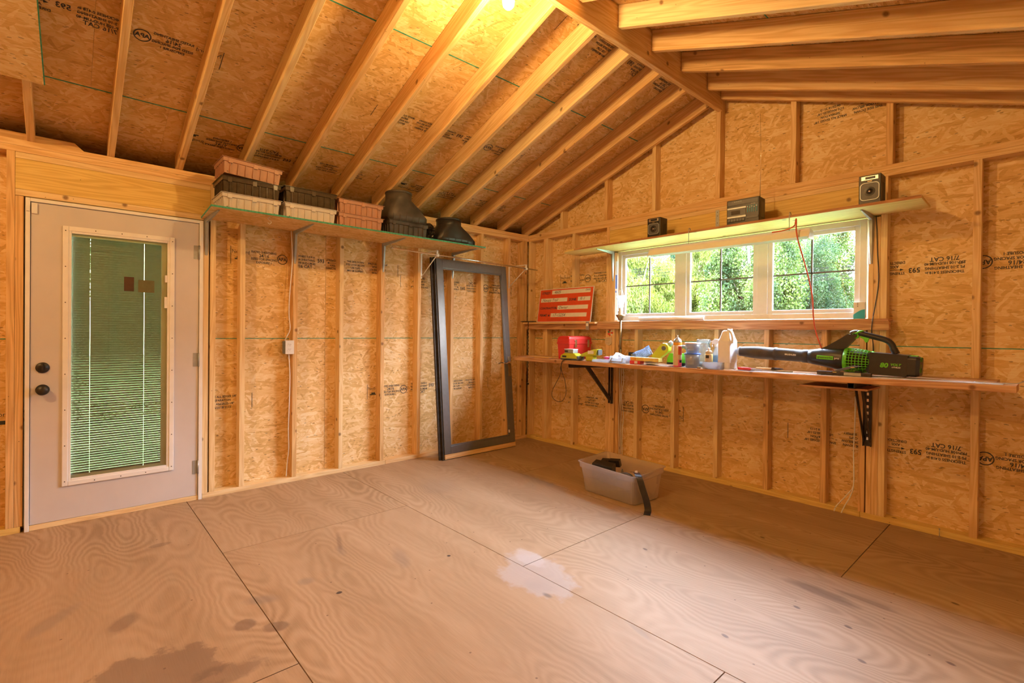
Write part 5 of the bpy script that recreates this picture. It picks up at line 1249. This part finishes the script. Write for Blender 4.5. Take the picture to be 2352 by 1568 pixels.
# green intake cage
b = B(); b.loft([ell(.100, .0765, .0785, -.005), ell(.118, .0785, .0805, -.005), ell(.122, .078, .080, -.005)], smooth=True)
n = 26
for i in range(n):
    a = 2 * PI * i / n
    b.tube([(x_, (.0775 - k_) * math.cos(a), -.005 + (.0795 - k_) * math.sin(a)) for x_, k_ in ((.112, 0), (.16, .002), (.21, .008), (.25, .016))], .0022, 5)
for x_, k_ in ((.135, .001), (.152, .002), (.170, .003), (.188, .005), (.206, .0075), (.224, .011), (.24, .014)):
    r_ = ell(x_, .0775 - k_, .0795 - k_, -.005, 30); b.tube(r_ + [r_[0]], .0022, 5, cap=False)
b.loft([ell(.245, .067, .069, -.005), ell(.262, .062, .064, -.005)], smooth=True); b.go('intake_cage', 'green', t)
b = B(); b.loft([ell(.115, .060, .062, -.005), ell(.245, .052, .054, -.005)]); b.go('fan_core', 'dark', t)
# battery housing
b = B()
b.loft([[(.215, -.045, -.055), (.215, .045, -.055), (.215, .045, .035), (.215, -.045, .035)], [(.245, -.068, -.078), (.245, .060, -.078), (.245, .060, .058), (.245, -.068, .058)], [(.43, -.068, -.080), (.43, .060, -.080), (.43, .060, .052), (.43, -.068, .052)]], smooth=False); b.go('battery_housing', 'black', t)
b = B(); b.loft([[(x_, p[0] * k_, p[1] * k_ - .012) for p in rrect(-.066, .058, -.062, .058, .018, 4)] for x_, k_ in ((.43, 1.02), (.470, 1.02), (.488, .90))], smooth=False); b.go('battery_pack', 'black', t)
b = B(); b.box(.435, .470, -.02, .02, .046, .052, bev=.001)
for z0 in (.018, -.048): b.tube([(.489, -.045, z0), (.489, -.045, z0 + .026), (.489, -.01, z0 + .026), (.489, -.01, z0)], .0016, 5)
text_into(b, '80', .03, basis((.4895, -.028, -.010), (0, 1, 0), (0, 0, 1)), bold=.0006); b.go('battery_marks', 'green', t)
b = B(); text_into(b, '80', .040, basis((.318, -.0688, -.018), (1, 0, 0), (0, 0, 1)), bold=.0016, shear=.15); text_into(b, 'VOLT', .020, basis((.375, -.0688, -.010), (1, 0, 0), (0, 0, 1)), bold=.0006, shear=.2); b.go('voltage_print', 'green', t)
b = B(); text_into(b, 'LITHIUM', .011, basis((.378, -.0688, -.026), (1, 0, 0), (0, 0, 1)), shear=.2, bold=.0003); text_into(b, 'pro', .019, basis((.070, -.0765, .004), (1, 0, 0), (0, 0, 1)), bold=.0004); b.go('white_print', 'white_plastic', t)
b = B(); b.box(-.045, .050, -.0755, -.058, -.008, .016); b.go('brand_label', 'green', t)
b = B(); text_into(b, 'greenworks', .0175, basis((.003, -.0762, .004), (1, 0, 0), (0, 0, 1)), bold=.0003); b.go('label_print', 'black', t)
b = B(); text_into(b, 'BRUSHLESS', .0145, basis((-.215, -.0450, .004), (1, 0, 0), (0, 0, 1)), bold=.0005); b.go('tube_print', 'white_plastic', t)
b = B(); b.box(.165, .20, -.05, .05, -.10, -.07, bev=.004); b.go('support_foot', 'black', t)
# flat bar under the blower
t = thing('folding_clamp', 'black and grey metal clamp bars under the leaf blower', 'clamp', (3.30, -.432, BZ(3.3) + .004), math.radians(1))
b = B(); b.box(-.14, .15, -.030, .005, 0, .024, bev=.003); b.go('lower_bar', 'darksteel', t)
b = B(); b.box(.01, .10, -.034, -.030, .003, .021, bev=.001); b.go('steel_plate', 'steel', t)
b = B(); b.hexa([(-.06, -.028, .024), (-.02, -.028, .024), (-.02, .0, .024), (-.06, .0, .024), (.05, -.028, .066), (.10, -.028, .066), (.10, .0, .066), (.05, .0, .066)], bev=.002); b.go('slanted_bar', 'grey_plastic', t)
b = B(); b.box(-.05, -.03, -.033, -.0285, .018, .022); b.box(.045, .065, -.031, -.0285, .054, .058); go_each(b, 'yellow_mark', 'cardyellow', t)

# ------------------------------------------------------------------ lower wall cables, nail
for i, dx in enumerate((0, .018, .036)):
    cable([(1.288 + dx, .03, .955), (1.285 + dx * 1.4, .03, .80), (1.290 + dx * .6, .03, .62), (1.283 + dx * 1.5, .03, .45), (1.287 + dx, .03, .25), (1.290 + dx, .03, .045)], .0036, 'white_plastic', 'electrical_cable', ['left white cable of the three hanging under the bench behind the tote', 'middle white cable of the three hanging under the bench behind the tote', 'right white cable of the three hanging under the bench behind the tote'][i], 'cable', group='white cables behind the tote')
for i, dx in enumerate((0, .022)):
    cable([(3.262 + dx * .3, .02, .84), (3.262, .02, .62), (3.258, .015, .45), (3.262, .01, .22), (3.250 - dx, -.01, .14), (3.215 - dx * 2, -.03, .05), (3.205 - dx * 2, -.045, .012)], .0036, 'white_plastic', 'electrical_cable', 'white cable end at the foot of the right stud group, %s of two' % ('left' if i else 'right'), 'cable', group='white cable ends by the right stud group')
b = B(); b.tube([(0, 0, 0), (0, 0, .052)], .0022, 6); b.lathe([(.005, .052), (.005, .054)], 10); o = b.go('nail', 'steel'); o.location = (3.722, -.02, .0005); tag(o, 'single nail standing upright on the floor by the wall at the right', 'nail')

# ------------------------------------------------------------------ tote on the floor
t = thing('storage_tote', 'translucent plastic tote on the floor below the bench', 'tote', (1.93, -.87, .001))
base = [(-.235, -.170), (.245, -.180), (.262, .135), (-.205, .150)]; top = [(-.298, -.165), (.268, -.215), (.245, .245), (-.335, .275)]
def rp(P4, k, z, r=.04, n=4):
    """rounded quad"""
    out = []
    m = len(P4); cx = sum(p[0] for p in P4) / m; cy = sum(p[1] for p in P4) / m
    for i in range(m):
        p = Vector(P4[i]); a = (Vector(P4[i - 1]) - p).normalized(); c2 = (Vector(P4[(i + 1) % m]) - p).normalized()
        s0, s1 = p + a * r, p + c2 * r
        for j in range(n + 1):
            q = j / n; pt = (1 - q) ** 2 * s0 + 2 * q * (1 - q) * p + q * q * s1
            out.append((cx + (pt.x - cx) * k, cy + (pt.y - cy) * k, z))
    return out
def lerp4(f): return [(a[0] + (c2[0] - a[0]) * f, a[1] + (c2[1] - a[1]) * f) for a, c2 in zip(base, top)]
H = .225
b = B(); b.loft([rp(lerp4(0), .97, 0), rp(lerp4(.03), 1, .008), rp(lerp4(.5), .98, H * .5), rp(lerp4(.80), .98, H * .80), rp(lerp4(.81), 1.02, H * .81), rp(lerp4(1), 1.01, H - .006), rp(lerp4(1), 1.045, H - .004), rp(lerp4(1), 1.045, H), rp(lerp4(1), .995, H), rp(lerp4(.8), .975, H * .79), rp(lerp4(.03), .98, .011)], smooth=False)
b.go('tote_shell', 'tote', t)
def inbox(name, mat, label, cat, loc, build, rot=(0, 0, 0)):
    b = B(); build(b); o = b.go(name, mat); o.location = loc; o.rotation_euler = rot; return tag(o, label, cat)
t = thing('fan_disc', 'large dark disc with a pale hub inside the tote', 'disc', (2.05, -.985, .115), 0, rot=(math.radians(84), 0, .05))
b = B(); b.lathe([(.090, -.018), (.095, -.012), (.095, .012), (.088, .018), (.04, .010), (.02, .012)], 32); b.go('disc', 'grey_plastic', t)
b = B(); b.lathe([(.018, .012), (.018, .020)], 18); b.go('disc_hub', 'cream', t)
inbox('tool_case', 'black', 'black plastic case leaning in the left end of the tote', 'case', (1.79, -.90, .125), lambda b: b.box(-.085, .085, -.045, .045, -.095, .095, bev=.006), (.15, .05, .25))
t = thing('red_button_tool', 'black tool with a red button sticking out of the tote', 'tool', (1.80, -.80, .205), .2, rot=(.3, -.1, .2))
b = B(); b.box(-.02, .07, -.02, .02, -.03, .030, bev=.005); b.box(-.09, -.02, -.022, .022, -.02, .025, bev=.004); b.go('tool_body', 'black', t)
b = B(); b.lathe([(.009, .0), (.009, .004), (.004, .0045)], 14, T(-.03, -.022, .010) @ RX(PI / 2)); b.go('red_button', 'orange', t)
inbox('fabric_bag', 'dusty', 'dark crumpled fabric filling the bottom of the tote', 'bag', (2.01, -.85, .014), lambda b: b.loft([[((.11 + .02 * math.sin(j * 2.1 + k)) * math.cos(j * PI / 12) * q, (.075 + .02 * math.sin(j * 1.7 + k)) * math.sin(j * PI / 12) * q, z) for j in range(24)] for k, (q, z) in enumerate(((.9, 0), (1.05, .03), (1.0, .06), (.75, .085)))]))
b = B(); P_ = spline([(2.06, -.90, .20), (2.13, -.97, .228), (2.185, -1.03, .236), (2.222, -1.060, .215), (2.255, -1.070, .15), (2.285, -1.072, .08), (2.298, -1.070, .02), (2.310, -1.095, .004), (2.330, -1.135, .003)], 5)
w_ = Vector((.020, .012, 0)); R_ = []
for p in P_: R_.append([p - w_, p + w_, p + w_ + Vector((.0006, -.001, .002)), p - w_ + Vector((.0006, -.001, .002))])
b.loft([[tuple(v) for v in r] for r in R_], smooth=False); c_ = P_[0]; o = b.go('strap', 'black'); o.data.transform(Matrix.Translation(-c_)); o.location = c_; tag(o, 'black webbing strap hanging over the tote rim to the floor', 'strap')
b = B(); b.box(-.022, .022, -.010, .010, 0, .003, bev=.001); o2 = b.go('strap_tag', 'cream', o, loc=(.085, -.085, .036)); o2.rotation_euler = (.2, .1, -.9)
inbox('metal_fitting', 'grey_plastic', 'small bright fitting poking up inside the tote', 'fitting', (1.965, -.90, .19), lambda b: b.lathe([(.010, -.05), (.010, .0), (.006, .005), (.006, .015)], 12))

tree('maple', -.35, 7.15, 2.3, .55, 'slim leafy tree seen between the left and middle panes') if False else None
